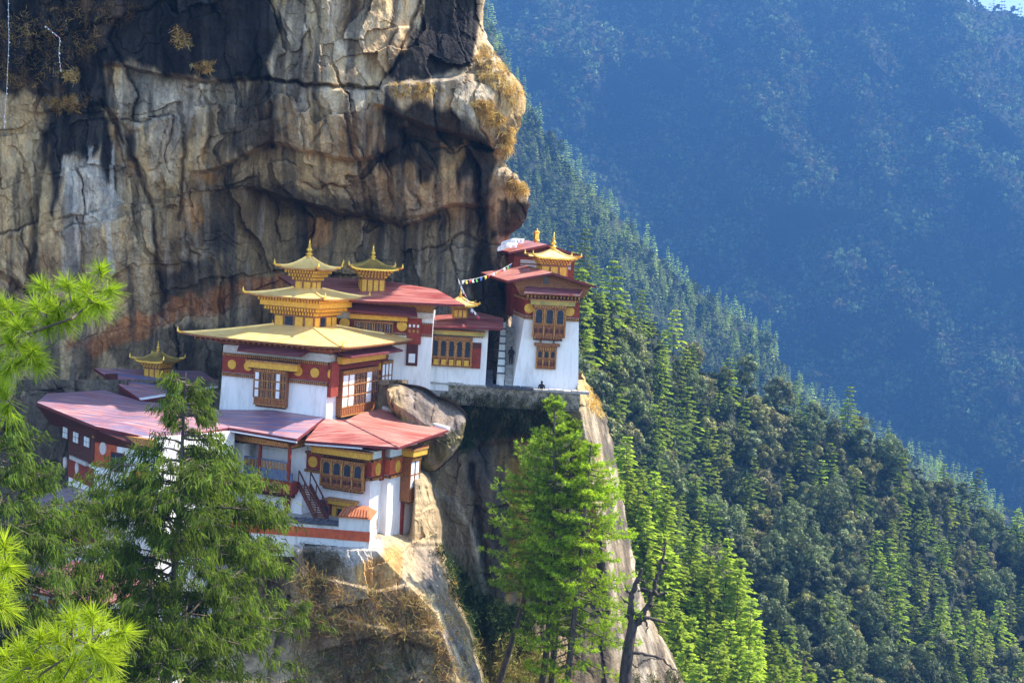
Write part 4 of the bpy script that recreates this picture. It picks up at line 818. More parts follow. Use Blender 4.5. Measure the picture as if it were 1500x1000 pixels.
St = thing('stone_stair', P(746, 560, 113), 'steep stone stair with stepped white parapet left of the tower', 'stair')
mb = MB(); pb = MB(); n = 17
for i in range(n):
    t = i / (n - 1); y = 559 - t * 80; xL, xR = 739.5 + t * 1.2, 751 + t * 4; Y_ = 113.2 + t * 4.2; l, r = P(xL, y, Y_), P(xR, y, Y_); r[2] = l[2]
    mb.hexa([l + [0, 0, -.9], r + [0, 0, -.9], r + [0, .8, -.9], l + [0, .8, -.9]], [l, r, r + [0, .8, 0], l + [0, .8, 0]])
mb.build('step', STEPM, St)
for i in range(8):
    t = i / 7; y = 556 - t * 76; x0, x1 = 727.5 + t * 6, 738.5 + t * 2; Y_ = 112.9 + t * 3.9; l, r = P(x0, y, Y_), P(x1, y, Y_); r[2] = l[2]
    pb.hexa([l + [0, 0, -1.5], r + [0, 0, -1.5], r + [0, 1.1, -1.5], l + [0, 1.1, -1.5]], [l + [0, 0, .5], r + [0, 0, .5], r + [0, 1.1, .5], l + [0, 1.1, .5]], 0); pb.hexa([l + [-.06, -.06, .5], r + [.06, -.06, .5], r + [.06, 1.1, .5], l + [-.06, 1.1, .5]], [l + [-.06, -.06, .58], r + [.06, -.06, .58], r + [.06, 1.1, .58], l + [-.06, 1.1, .58]], 1)
pb.build('stepped_parapet', [STAINED, SLATE], St)
mb = MB()
for i in range(5): l, r = P(664 + i * 8, 557 - i * 4, 112.9 + i * .35), P(722, 557 - i * 4, 112.9 + i * .35); r[2] = l[2]; mb.hexa([l + [0, 0, -.6], r + [0, 0, -.6], r + [0, .6, -.6], l + [0, .6, -.6]], [l, r, r + [0, .6, 0], l + [0, .6, 0]])
tag(mb.build('entrance_steps', SLATE), 'dark slate steps climbing to the chapel door', 'steps')

# ------------------------------------------------------------------ tower temple
T0 = P(848, 574, 114.0); X1 = Face(T0, 9); X2 = Face(T0, 99); xu, xv = X1.u, X2.u
Tt = thing('tower_temple', T0 - xu * 3 + xv * 3, 'tall white battered tower temple with red gable roof above the terrace', 'tower')
at = lambda x, y=500, d=0: X1.uv(x, y, d)[0]; zt_ = lambda y, x=805, d=0: X1.uv(x, y, d)[1]
mb = MB(); q = lambda z, l, r, v0: [T0 + xu * a + xv * b + np.array([0, 0, z]) for a, b in ((l, v0), (r, v0), (r, 6.5), (l, 6.5))]
mb.hexa(q(-1.5, -5.85, 0.02, 0), q(7.6, -4.75, -.45, .15)); mb.build('wall', WHITE, Tt)
zb, zt = X1.uv(800, 468.5)[1], X1.uv(800, 443)[1]
bd = red_band(X1, -4.98, -.38, zb, zt + .35, Tt, -.1, .1); X3 = Face(T0 + xu * -4.9 + xv * .1, -81); red_band(X3, -6, 0, zb, zt + .35, Tt, -.05, .1)
for x, y in ((775, 451.5), (834.5, 456)): q = X1.uv(x, y); medallion(X1, q[0], q[1], .40, bd, .03)
q0, q1 = X1.uv(783, 445, .5), X1.uv(826.5, 500, .5); bay_window(X1, q0[0], q1[0], q1[1], q0[1] - .05, Tt, 3, .5)
q0, q1 = X1.uv(778, 437, .55), X1.uv(843, 444, .55); cornice(X1, q0[0], q1[0], q0[1] - .5, q0[1] - .03, .55, Tt, GOLDD)
q0, q1 = X1.uv(787, 508, .1), X1.uv(813, 541, .1); bay_window(X1, q0[0], q1[0], q1[1], q0[1] + .1, Tt, 3, .14, .45, .2, False); mb = MB(); X1.box(mb, q0[0] - .25, q1[0] + .25, q0[1] + .1, q0[1] + .35, -.1, .35)
for a in (q0[0] + .2, q1[0] - .3): X1.box(mb, a, a + .12, q0[1] + .35, q0[1] + .7, -.1, .2)
mb.build('window_lintel', WOOD, Tt)
zc = X1.uv(809, 428, 1.0)[1]; slab('window_canopy', [X1.W(at(766), zc + .35, .0), X1.W(at(850), zc + .35, .0), X1.W(at(849, 430, 1.1), zc - .05, 1.1), X1.W(at(768, 430, 1.1), zc - .05, 1.1)], .16, [TINB, TINP], Tt)
def gable(fl, ap, fr, back, th, parent, mats, name='roof'):
    bl, ba, br = fl + back, ap + back, fr + back
    slab(name, [fl, ap, ba, bl], th, mats, parent); slab(name, [ap, fr, br, ba], th, mats, parent)
def Wp(fc, x, y, d): q = fc.uv(x, y, d); return fc.W(q[0], q[1], d)
fl, ap, fr = Wp(X1, 743, 411, 1.2), Wp(X1, 809.5, 399, 1.2), Wp(X1, 874, 419, 1.2)
bk = xv * 7.5 + np.array([-1.2, 0, .35]); gable(fl, ap, fr, bk, .2, Tt, [TINP, EDGE])
mb = MB(); mb.hexa([Wp(X1, 762, 432, .05), Wp(X1, 856, 436, .05), Wp(X1, 866, 419, .05), Wp(X1, 810, 402, .05), Wp(X1, 752, 411, .05)], [p - X1.n * .3 for p in (Wp(X1, 762, 432, .05), Wp(X1, 856, 436, .05), Wp(X1, 866, 419, .05), Wp(X1, 810, 402, .05), Wp(X1, 752, 411, .05))]); mb.build('gable_wall', WOOD, Tt)
plain_box('gable_opening', X1, at(796, 412), at(803, 412), zt_(416), zt_(406), -.1, .12, GLASS, Tt)
mb = MB(); X1.dent(mb, at(766), at(846), zt_(437), zt_(433), -.05, .3, .3, .5, 0); X1.box(mb, at(764), at(847), zt_(438), zt_(428), -.6, .0, 1); mb.build('rafter_ends', [CARVE, DWOOD], Tt)
cupola(Tt, P(808, 400, 117.0), 9, 1.15, -.6, .75, 1.85, 1.35, 2.0, 1.55, 3, GOLD, BRASS)
# upper temple behind the tower
V0 = P(840, 410, 121.0); Y1 = Face(V0, 9)
Ut = thing('upper_temple', V0 - Y1.u * 3, 'small maroon temple with red gabled roof tucked under the cliff behind the tower', 'temple')
mb = MB(); Y1.box(mb, Y1.uv(752, 400)[0], 0, -3.5, Y1.uv(800, 371)[1], -6, 0); mb.build('wall', RED, Ut)
for y0, y1 in ((381, 386), (388, 392)): plain_box('pale_frieze', Y1, Y1.uv(762, y1)[0], Y1.uv(836, y1)[0], Y1.uv(780, y1)[1], Y1.uv(780, y0)[1], -.1, .1, PALE, Ut)
fl, ap, fr = Wp(Y1, 746, 369, 1.0), Wp(Y1, 802, 358, 1.0), Wp(Y1, 856, 376, 1.0); gable(fl, ap, fr, Y1.n * -7.5 + np.array([-.6, 0, .25]), .2, Ut, [TINP, EDGE])
mb = MB(); gp = [Wp(Y1, 755, 376, .03), Wp(Y1, 845, 379, .03), Wp(Y1, 850, 376, .03), Wp(Y1, 802, 360, .03), Wp(Y1, 752, 370, .03)]; mb.hexa(gp, [p - Y1.n * .2 for p in gp]); mb.build('gable_wall', DWOOD, Ut)
vb = P(785.5, 354, 124); mb = MB(); mb.lathe(vb + [0, 0, -.5], [(.04, 0), (.04, .5), (.26, .52), (.30, .62), (.24, .7), (.24, 1.25), (.3, 1.32), (.3, 1.42), (.12, 1.5), (.08, 1.62), (.02, 1.75)], 12); mb.build('victory_banner', BRASS, Ut)
# ------------------------------------------------------------------ low buildings half hidden by the trees
def small_house(name, label, px, py, Y, yaw, wx, wy, h, rise, roofm, wallm, pillars=True):
    o = P(px, py, Y); f = Face(o, yaw); g = Face(o, yaw + 90); R_ = thing(name, o + [0, 0, -h], label, 'house')
    walls(o, f.u, g.u, -wx / 2, wx / 2, 0, wy, -h, 0, .05, R_, wallm)
    hip_roof(o, f.u, g.u, 0, wy / 2, wx / 2 + .8, wy / 2 + .8, .05, wx * .22, .15, rise, R_, roofm, EDGE, .14, 0, 0, 'roof', None, False)
    if pillars:
        for a in np.linspace(-wx / 2 + .5, wx / 2 - .5, 4): mb = MB(); f.box(mb, a - .3, a + .3, -h + .3, -.5, -.05, .08); wn = mb.build('window', RED, R_); plain_box('pane', f, a - .18, a + .18, -h + .9, -.7, .05, .1, GLASS, wn)
    return R_
small_house('pillared_house', 'small house with salmon red roof glimpsed between the juniper and pine', 92, 868, 76, -25, 5.2, 4, 3.4, 1.3, TINB, STAINED)
small_house('shed', 'shed with pale roof sheets half hidden behind the big juniper', 178, 938, 72, -20, 3.6, 3, 3, .7, tin('pale_roof_sheet', 20, (.42, .40, .37), (.52, .5, .47), (.3, .27, .24)), STAINED, False)
small_house('porch_shelter', 'low blue-grey hipped porch roof against the left wing wall', 84, 741, 90, -35, 3.0, 2.6, 2.6, 1.1, tin('blue_grey_tin', 20, (.03, .035, .06), (.05, .05, .08), (.02, .018, .025), .75), DWOOD, False)
# ------------------------------------------------------------------ vegetation
LEAF = leafmat('conifer_needles', .5); LEAFB = leafmat('broadleaf_foliage', .15, .7); LEAFN = leafmat('pine_needles', .5, .45, .05); LEAFF = leafmat('far_foliage', .15, .8, 0)
GRASSM = leafmat('dry_grass_blades', .3, .8, 0)
BARK = M('grey_brown_bark', (.16, .12, .085), (.06, .045, .035), .9, scale=6, mapsc=(1, 1, .25), bs=.8, bd=.05)
DEADW = M('dead_wood', (.13, .095, .07), (.04, .03, .028), .9, scale=5, mapsc=(1, 1, .3), bs=1, bd=.06)
def unit(a): return a / (np.linalg.norm(a, axis=-1, keepdims=True) + 1e-9)
def blades(b, d, L, wd, rng, tip=.25, sag=0.0, flat=0.0):
    """tapered two-segment-free blade quads from base points b along directions d"""
    n = len(b); d = unit(d); s = unit(np.cross(d, rng.normal(size=(n, 3)) + np.array([0, 0, flat]))); L = np.broadcast_to(L, (n,))[:, None]; wd = np.broadcast_to(wd, (n,))[:, None]
    e = b + d * L - np.array([0, 0, 1.0]) * sag * L
    return np.stack([b - s * wd * .5, b + s * wd * .5, e + s * wd * .5 * tip, e - s * wd * .5 * tip], 1).reshape(-1, 3)
def leaves(c, size, rng, nb=None):
    n = len(c); nrm = unit(rng.normal(size=(n, 3)) + (0 if nb is None else nb)); a = unit(np.cross(nrm, rng.normal(size=(n, 3)))); b = np.cross(nrm, a); size = np.broadcast_to(size, (n,))[:, None]
    return np.stack([c - a * size, c - b * size * .55, c + a * size, c + b * size * .55], 1).reshape(-1, 3)
def quads(nv): return np.arange(nv).reshape(-1, 4)
def rep(t): return np.repeat(t, 4, 0)
def conifer_arrays(seed, H, R, whorl, per, nb, wd, tint, t0=.12, up=.15):
    rng = np.random.default_rng(seed); B, Dr, L, Tn = [], [], [], []; tubes = []
    z = t0 * H
    while z < H * .985:
        t = z / H; Lb = R * (1 - t) ** .72 * (.55 + .45 * min(1, (t - t0) * 6 + .3)); k0 = rng.uniform(0, 6.28)
        for k in range(per):
            if rng.random() < .14: continue
            a = k0 + 6.283 * k / per + rng.normal() * .25; l = Lb * rng.uniform(.6, 1.2) + .15; o = np.array([math.cos(a), math.sin(a), 0]); sl_ = up + .5 * t - .15 + rng.normal() * .08; sd = np.array([-o[1], o[0], 0])
            s = rng.uniform(.15, 1.0, nb); p = np.array([0, 0, z]) + (o * s[:, None] + np.array([0, 0, 1]) * (sl_ * s - .28 * s ** 2)[:, None]) * l
            sg = rng.choice([-1, 1], nb) * rng.uniform(.2, 1, nb); d = o + sd * sg[:, None] * .9 + np.array([0, 0, 1]) * (rng.normal(size=nb) * .18 - .05)[:, None]
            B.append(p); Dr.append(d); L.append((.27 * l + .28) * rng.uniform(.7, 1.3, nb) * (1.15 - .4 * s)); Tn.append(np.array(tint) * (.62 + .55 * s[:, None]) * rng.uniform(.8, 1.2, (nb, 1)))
            tubes.append((np.array([0, 0, z]), o * l * .8 + np.array([0, 0, (sl_ - .2) * l])))
        z += whorl * rng.uniform(.75, 1.25)
    B, Dr, L, Tn = map(np.concatenate, (B, Dr, L, Tn)); return blades(B, Dr, L, wd * rng.uniform(.7, 1.3, len(B)), rng, .45, .08, 1.6), rep(Tn), tubes
def broad_arrays(seed, H, R, ncl, nl, size, tint):
    rng = np.random.default_rng(seed); Cs, Tn, Nn = [], [], []
    for i in range(ncl):
        v = unit(rng.normal(size=3)); r = rng.uniform(.25, 1.12) ** .6; c = np.array([v[0] * R * .78 * r, v[1] * R * .78 * r, H * .60 + v[2] * H * .33 * r]); rc = R * rng.uniform(.18, .42)
        u = unit(rng.normal(size=(nl, 3)) + np.array([0, 0, .45])); p = c + u * rc * rng.uniform(.55, 1.05, (nl, 1)) * np.array([1, 1, .75]); Cs.append(p); Nn.append(u); Tn.append(np.array(tint) * rng.uniform(.5, 1.55) * rng.uniform(.75, 1.25, (nl, 1)))
    Cs, Tn, Nn = map(np.concatenate, (Cs, Tn, Nn)); return leaves(Cs, size * rng.uniform(.7, 1.3, len(Cs)), rng, Nn * 2.6), rep(Tn)
def trunk_arrays(H, r0, seed, tubes=(), br=.03):
    rng = np.random.default_rng(seed); zs = np.linspace(-2.5, H * .97, 9); off = np.cumsum(rng.normal(size=(9, 2)) * .05, 0) * (np.arange(9)[:, None] > 1); V, F_ = tube(np.column_stack([off, zs]), r0 * np.linspace(1.15, .08, 9), 6); Vs, Fs, n = [V], [F_], len(V)
    for b, d in tubes:
        v, f = tube(np.array([b, b + d * .5, b + d]), [br, br * .7, br * .2], 3); Vs.append(v); Fs.append(f + n); n += len(v)
    return np.concatenate(Vs), np.concatenate(Fs)
def tree_proto(name, crown, tint, trunk, mat, label, group):
    r = thing(name, (0, 0, 0), label, 'tree', group); fast('crown', crown, quads(len(crown)), mat, tint=tint, parent=r); fast('trunk', trunk[0], trunk[1], BARK, parent=r, smooth=True); return r
def copy_thing(r, loc, rz, s, label=None, group=None):
    o = r.copy(); COL.objects.link(o); o.location = loc; o.rotation_euler = (0, 0, rz); o.scale = (s, s, s * random.uniform(.92, 1.1))
    if label: o['label'] = label
    if group: o['group'] = group
    for c in list(r.children):
        d = c.copy(); COL.objects.link(d); d.parent = o
    return o
def sample_sheet(S, px, py, ridge, bottom):
    PX, PY, V = S; x0, dx = PX[0, 0], PX[0, 1] - PX[0, 0]; t = (py - ridge(px)) / (bottom - ridge(px)); fi = np.clip(t, 0, .999) * (V.shape[0] - 1); fj = np.clip((px - x0) / dx, 0, V.shape[1] - 1.001); i, j = fi.astype(int), fj.astype(int); a, b = (fi - i)[:, None], (fj - j)[:, None]
    return V[i, j] * (1 - a) * (1 - b) + V[i + 1, j] * a * (1 - b) + V[i, j + 1] * (1 - a) * b + V[i + 1, j + 1] * a * b, t
def jgrid(x0, x1, y0, y1, sx, sy, rng):
    X, Y_ = np.meshgrid(np.arange(x0, x1, sx), np.arange(y0, y1, sy)); X = X + (np.arange(X.shape[0]) % 2)[:, None] * sx / 2
    return (X + rng.uniform(-.42, .42, X.shape) * sx).ravel(), (Y_ + rng.uniform(-.42, .42, X.shape) * sy).ravel()
random.seed(4)
GC, GB, GS = 'conifers on the near forested slope', 'broadleaf trees on the near forested slope', 'conifers on the sunlit spur'
LC, LB, LS = 'light green conifer among the forest on the near slope right of the tower', 'dark green rounded broadleaf tree in the forest on the near slope', 'bright yellow-green conifer on the sunlit spur beyond the dead tree'
conf = []
for i in range(6):
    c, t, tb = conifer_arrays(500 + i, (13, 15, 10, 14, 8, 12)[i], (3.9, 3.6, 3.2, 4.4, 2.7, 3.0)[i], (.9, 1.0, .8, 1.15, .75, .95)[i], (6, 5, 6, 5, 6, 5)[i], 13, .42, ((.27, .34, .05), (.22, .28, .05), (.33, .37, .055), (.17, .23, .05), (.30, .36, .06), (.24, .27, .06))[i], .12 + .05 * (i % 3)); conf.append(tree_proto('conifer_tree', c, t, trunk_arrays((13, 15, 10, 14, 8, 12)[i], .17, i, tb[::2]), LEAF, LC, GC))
brd = []
for i in range(6):
    c, t = broad_arrays(520 + i, (11, 13.5, 9, 12, 10, 14)[i], (3.9, 3.3, 4.2, 3.6, 3.2, 4.4)[i], (34, 40, 30, 26, 24, 46)[i], 80, (.36, .40, .34, .42, .36, .38)[i], ((.18, .185, .075), (.155, .175, .075), (.23, .21, .085), (.13, .155, .06), (.25, .235, .08), (.17, .20, .08))[i]); brd.append(tree_proto('broadleaf_tree', c, t, trunk_arrays(9, .2, 30 + i), LEAFB, LB, GB))
spr = []
for i in range(3):
    c, t, tb = conifer_arrays(540 + i, (11, 12, 9)[i], (3.3, 3.0, 2.9)[i], .72, 6, 13, .34, (.33, .40, .045)); spr.append(tree_proto('spur_conifer', c, t, trunk_arrays((11, 12, 9)[i], .15, 60 + i, tb[::2]), LEAF, LS, GS))
rng = np.random.default_rng(11)
def scatter(protos, pts, sc, used):
    for p, s in zip(pts, sc):
        pr = random.choice(protos)
        if pr not in used: used.add(pr); pr.location = p; pr.scale = (s,) * 3; pr.rotation_euler = (0, 0, random.uniform(0, 6.28))
        else: copy_thing(pr, p, random.uniform(0, 6.28), s)
used = set()
px, py = jgrid(842, 1560, 400, 1120, 30, 21, rng); ok = (py > near_ridge(px) + 2) & ~((py > spur_ridge(px) + 60) & (px < 1190)); px, py = px[ok], py[ok]
pos, tt = sample_sheet(NS, px, py, near_ridge, 1180)
zone = fbm(px / 110, 0, py / 90, 3, 61) + .55 * (px < 1010) * (py < 640) - .12; isc = rng.random(len(px)) < np.clip(.36 + zone * .9, .06, .9); isc |= (tt < .06) & (rng.random(len(px)) < .6)
ic, ib = np.where(isc)[0], np.where(~isc)[0]; scatter(conf, pos[ic] - [0, 0, .5], rng.uniform(.7, 1.35, len(ic)), used); scatter(brd, pos[ib] - [0, 0, .8], rng.uniform(.65, 1.25, len(ib)), used)
px, py = jgrid(880, 1190, 640, 1130, 27, 30, rng); ok = (py > spur_ridge(px)) & (px > lo_e(py) - 60); px, py = px[ok], py[ok]; pos, tt = sample_sheet(SS, px, py, spur_ridge, 1250); scatter(spr, pos - [0, 0, .4], rng.uniform(.7, 1.1, len(px)), used)
print('trees', len(ic), len(ib), len(px))


def merged(name, temps, pos, scale, kinds, tvar, label, mat):
    Vs, Ts = [], []
    for k, (tv, tt_) in enumerate(temps):
        ii = np.where(kinds == k)[0]
        if not len(ii): continue
        a = rng.uniform(0, 6.28, len(ii)); ca, sa = np.cos(a)[:, None], np.sin(a)[:, None]; s = scale[ii][:, None]
        X = (tv[None, :, 0] * ca - tv[None, :, 1] * sa) * s; Y_ = (tv[None, :, 0] * sa + tv[None, :, 1] * ca) * s; Z = tv[None, :, 2] * s
        Vs.append((np.stack([X, Y_, Z], -1) + pos[ii][:, None]).reshape(-1, 3)); Ts.append((tt_[None] * tvar[ii][:, None]).reshape(-1, 3))
    V = np.concatenate(Vs); o = fast(name, V, quads(len(V)), mat, tint=np.concatenate(Ts)); return tag(o, label, 'forest', kind='stuff')
bs_ = []
for i in range(3): c, t = broad_arrays(650 + i, 3.2, 2.6, 9, 26, .34, (.04, .055, .022)); bs_.append((c, t))
px, py = jgrid(640, 1540, 380, 1120, 19, 13, rng); ok = (py > near_ridge(px) + 2) & ~((py > spur_ridge(px) + 60) & (px < 1190)); px, py = px[ok], py[ok]; pos, tt = sample_sheet(NS, px, py, near_ridge, 1180)
merged('undergrowth', bs_, pos - [0, 0, .6], rng.uniform(.7, 1.5, len(px)), rng.integers(0, 3, len(px)), rng.uniform(.6, 1.4, (len(px), 1)) * np.ones(3), 'dense dark undergrowth between the trees of the near slope', LEAFF)
tm = []
for i in range(3): c, t, _ = conifer_arrays(600 + i, 14, 3.0, 1.15, 5, 6, .5, (.31, .38, .09)); tm.append((c, t))
for i in range(3): c, t = broad_arrays(610 + i, 10, 4.0, 16, 16, .75, (.13, .16, .07)); tm.append((c, t))
px, py = jgrid(520, 1560, -150, 820, 13, 10, rng); ok = (py > mid_ridge(px)) & (py < near_ridge(px) + 25) | (py > mid_ridge(px)) & (px < 850) & (py < 560); px, py = px[ok], py[ok]
pos, tt = sample_sheet(MS, px, py, mid_ridge, 900); near_crest = np.exp(-((py - mid_ridge(px)) / 70)) ; kc = rng.random(len(px)) < .35 + .5 * near_crest
kinds = np.where(kc, rng.integers(0, 3, len(px)), 3 + rng.integers(0, 3, len(px))); tv = rng.uniform(.75, 1.3, (len(px), 1)) * np.array([1, 1, 1.0]) * (1 + .7 * near_crest[:, None] * kc[:, None])  # crest conifers brightened: sunlight painted into their tint
merged('middle_forest', tm, pos - [0, 0, .5], 1.3 * rng.uniform(.8, 1.25, len(px)), kinds, tv, 'pale green conifer wood covering the hazy middle ridge', LEAFF); print('mid', len(px))
tf = []
for i in range(3): c, t, _ = conifer_arrays(620 + i, 16, 4.0, 2.6, 5, 4, 1.3, (.12, .16, .06), .1); tf.append((c, t))
for i in range(4): c, t = broad_arrays(630 + i, 14, 6.0, 10, 9, 1.7, ((.10, .14, .06), (.12, .14, .055), (.15, .12, .06), (.11, .15, .06))[i]); tf.append((c, t))
px, py = jgrid(480, 1580, -120, 800, 10.5, 8.5, rng); ok = (py > far_ridge(px) + 1) & (py < np.minimum(mid_ridge(px) + 30, near_ridge(px) + 60)); px, py = px[ok], py[ok]
pos, tt = sample_sheet(FS, px, py, far_ridge, 900); kinds = np.where(rng.random(len(px)) < .25, rng.integers(0, 3, len(px)), 3 + rng.integers(0, 4, len(px))); pv = fbm(px / 70, 0, py / 50, 3, 91)[:, None]
merged('far_forest', tf, pos - [0, 0, 1], 1.9 * rng.uniform(.6, 1.4, len(px)), kinds, 1.3 * rng.uniform(.6, 1.35, (len(px), 1)) * (1 + .5 * pv) * np.array([1, 1, 1.0]), 'blue hazed forest covering the far mountain', LEAFF); print('far', len(px))

# --- tall pines in front of the recess
def pine(name, label, path, Y, Rf, t0, seed, tint, n_br, right=1.0, dens=1.0):
    rng = np.random.default_rng(seed); ctrl = np.array([P(x, y, Y)[()] for x, y in path]); s = np.linspace(0, 1, len(ctrl)); S_ = np.linspace(0, 1, 22); pts = np.column_stack([np.interp(S_, s, ctrl[:, k]) for k in range(3)]); pts[1:-1] = (pts[:-2] + 2 * pts[1:-1] + pts[2:]) / 4
    H = np.linalg.norm(ctrl[-1] - ctrl[0]); r = thing(name, ctrl[0], label, 'tree'); V, F_ = tube(pts, np.linspace(.30, .04, 22) * H / 22, 8); Vs, Fs, n = [V], [F_], len(V)
    B, Dr, L, Tn = [], [], [], []; tx = lambda t: np.array([np.interp(t, S_, pts[:, k]) for k in range(3)])
    for t in np.sort(rng.uniform(t0, 1, n_br)):
        a = rng.uniform(0, 6.283); o = np.array([math.cos(a), math.sin(a), 0]); l = Rf(t) * rng.uniform(.4, 1.28) * (right if o[0] > 0.2 else 1); b = tx(t); q = np.linspace(0, 1, 6); rise = rng.normal() * .12 + .5 * (t - .5)
        path_ = b + o * (q * l)[:, None] + np.array([0, 0, 1]) * ((rise * q - .25 * q + .28 * q ** 3) * l)[:, None]; v, f = tube(path_, np.linspace(.055, .012, 6), 4); Vs.append(v); Fs.append(f + n); n += len(v)
        nt_ = int(dens * (6 + 11 * l)); u = rng.uniform(.22, 1, nt_) ** .8; base = np.column_stack([np.interp(u, q, path_[:, k]) for k in range(3)]); sd = np.array([-o[1], o[0], 0]); w_ = rng.normal(size=nt_) * .20 * l * (1.1 - u * .7); base = base + sd * w_[:, None] + o * (-np.abs(w_) * .3)[:, None] + np.array([0, 0, 1]) * (rng.normal(size=nt_) * .07)[:, None]
        m = 9; bb = np.repeat(base, m, 0); dd = o * .55 + np.array([0, 0, .55]) + rng.normal(size=(nt_ * m, 3)) * .55 + np.repeat(sd * np.sign(w_)[:, None] * .35, m, 0); B.append(bb); Dr.append(dd); L.append(rng.uniform(.16, .31, nt_ * m)); Tn.append(np.repeat(np.array(tint) * rng.uniform(.7, 1.3, (nt_, 1)) * (.4 + .7 * u[:, None]), m, 0))  # tufts darker towards the trunk: inner crown shade painted into the tint
    B, Dr, L, Tn = map(np.concatenate, (B, Dr, L, Tn)); V = blades(B, Dr, L, .052, rng, .35, .05, 1.0)
    fast('crown', V, quads(len(V)), LEAF, tint=rep(Tn), parent=r); fast('trunk', np.concatenate(Vs), np.concatenate(Fs), BARK, parent=r, smooth=True)
PT = (.23, .32, .03)
prof = lambda R_, p=.75, lo=.35: (lambda t: R_ * (1 - t) ** p * min(1, .55 + (t - lo) * 2.2) + .25)
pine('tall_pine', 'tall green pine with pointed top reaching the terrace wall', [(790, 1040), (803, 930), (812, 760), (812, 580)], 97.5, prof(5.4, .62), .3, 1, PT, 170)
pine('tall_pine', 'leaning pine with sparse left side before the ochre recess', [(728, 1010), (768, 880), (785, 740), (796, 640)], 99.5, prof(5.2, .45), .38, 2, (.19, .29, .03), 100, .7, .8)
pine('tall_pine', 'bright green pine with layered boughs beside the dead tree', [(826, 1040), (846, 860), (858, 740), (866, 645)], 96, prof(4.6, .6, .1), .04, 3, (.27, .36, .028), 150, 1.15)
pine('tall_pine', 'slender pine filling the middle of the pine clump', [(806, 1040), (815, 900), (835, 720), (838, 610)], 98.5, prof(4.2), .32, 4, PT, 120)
# --- junipers nearer the camera
def juniper(name, label, path, Y, WL, WR, seed, tint, n_br, dens, t_lo=.0):
    rng = np.random.default_rng(seed); ctrl = np.array([P(x, y, Y)[()] for x, y in path]); s = np.linspace(0, 1, len(ctrl)); S_ = np.linspace(0, 1, 26); pts = np.column_stack([np.interp(S_, s, ctrl[:, k]) for k in range(3)]); m_ = Y / FPX
    r = thing(name, ctrl[0], label, 'tree'); V, F_ = tube(pts, np.linspace(.30, .03, 26) * Y / 60, 8); Vs, Fs, n = [V], [F_], len(V); B, Dr, L, Tn = [], [], [], []
    for t in np.sort(rng.uniform(t_lo, .985, n_br)):
        yy = np.interp(t, s, [p[1] for p in path]); a = rng.uniform(0, 6.283); o = np.array([math.cos(a), math.sin(a), 0]); Wd = (WR if o[0] > 0 else WL)(yy) * m_; l = Wd * rng.uniform(.5, 1.08) / max(.55, abs(o[0])) ** .5; b = np.array([np.interp(t, S_, pts[:, k]) for k in range(3)]); q = np.linspace(0, 1, 7); rise = rng.uniform(.05, .45)
        path_ = b + o * (q * l)[:, None] + np.array([0, 0, 1]) * ((rise * q - .30 * q ** 2) * l)[:, None] + np.cumsum(rng.normal(size=(7, 3)) * .03 * l, 0) * (q > 0)[:, None]; v, f = tube(path_, np.linspace(.06, .012, 7) * Y / 60, 4); Vs.append(v); Fs.append(f + n); n += len(v)
        for kk in range(max(3, int(4.2 * l))):   # side twigs carrying hanging sprays
            u = rng.uniform(.25, 1); p0 = np.array([np.interp(u, q, path_[:, k]) for k in range(3)]); sdv = np.array([-o[1], o[0], 0]) * rng.choice([-1, 1]); tw = unit(o * rng.uniform(.3, 1) + sdv * rng.uniform(.2, 1) + np.array([0, 0, rng.uniform(-.2, .5)])); tl = rng.uniform(.5, 1.25) * min(1, .35 + l * .3) * Y / 60
            v, f = tube(np.array([p0, p0 + tw * tl * .6, p0 + tw * tl + [0, 0, -.12 * tl]]), np.array([.022, .014, .006]) * Y / 60, 3); Vs.append(v); Fs.append(f + n); n += len(v)
            if rng.random() < .1: continue
            ns = int(dens * rng.uniform(.6, 1.3)); e = rng.uniform(.15, 1.05, ns); bs = p0 + tw * (tl * e)[:, None] + rng.normal(size=(ns, 3)) * .10 * Y / 60; dn = np.array([0, 0, -1.0]) * rng.uniform(.4, 1.5, (ns, 1)) + tw * rng.uniform(.1, .8, (ns, 1)) + rng.normal(size=(ns, 3)) * .28
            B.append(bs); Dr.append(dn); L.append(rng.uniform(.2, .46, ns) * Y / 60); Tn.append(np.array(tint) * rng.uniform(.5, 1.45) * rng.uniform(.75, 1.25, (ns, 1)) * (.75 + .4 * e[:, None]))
    B, Dr, L, Tn = map(np.concatenate, (B, Dr, L, Tn)); V = blades(B, Dr, L, .052 * Y / 60, rng, .35, .06); print(name, len(B))
    fast('crown', V, quads(len(V)), LEAF, tint=rep(Tn), parent=r); fast('trunk', np.concatenate(Vs), np.concatenate(Fs), BARK, parent=r, smooth=True)
JT = (.085, .118, .016)
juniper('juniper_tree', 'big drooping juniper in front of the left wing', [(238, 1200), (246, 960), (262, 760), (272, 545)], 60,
        lerpline([(540, 8), (575, 30), (640, 40), (665, 72), (700, 108), (800, 145), (900, 165), (1000, 150), (1200, 120)]), lerpline([(540, 8), (580, 20), (610, 55), (650, 75), (700, 110), (750, 150), (820, 185), (900, 205), (960, 180), (1000, 230), (1200, 240)]), 21, JT, 215, 34)
juniper('juniper_tree', 'juniper cut off by the picture edge left of the big juniper', [(-30, 1250), (-12, 900), (0, 600)], 52,
        lerpline([(560, 20), (1250, 100)]), lerpline([(590, 15), (640, 40), (700, 60), (740, 130), (800, 150), (860, 150), (940, 110), (1100, 100)]), 22, (.08, .118, .018), 200, 32)
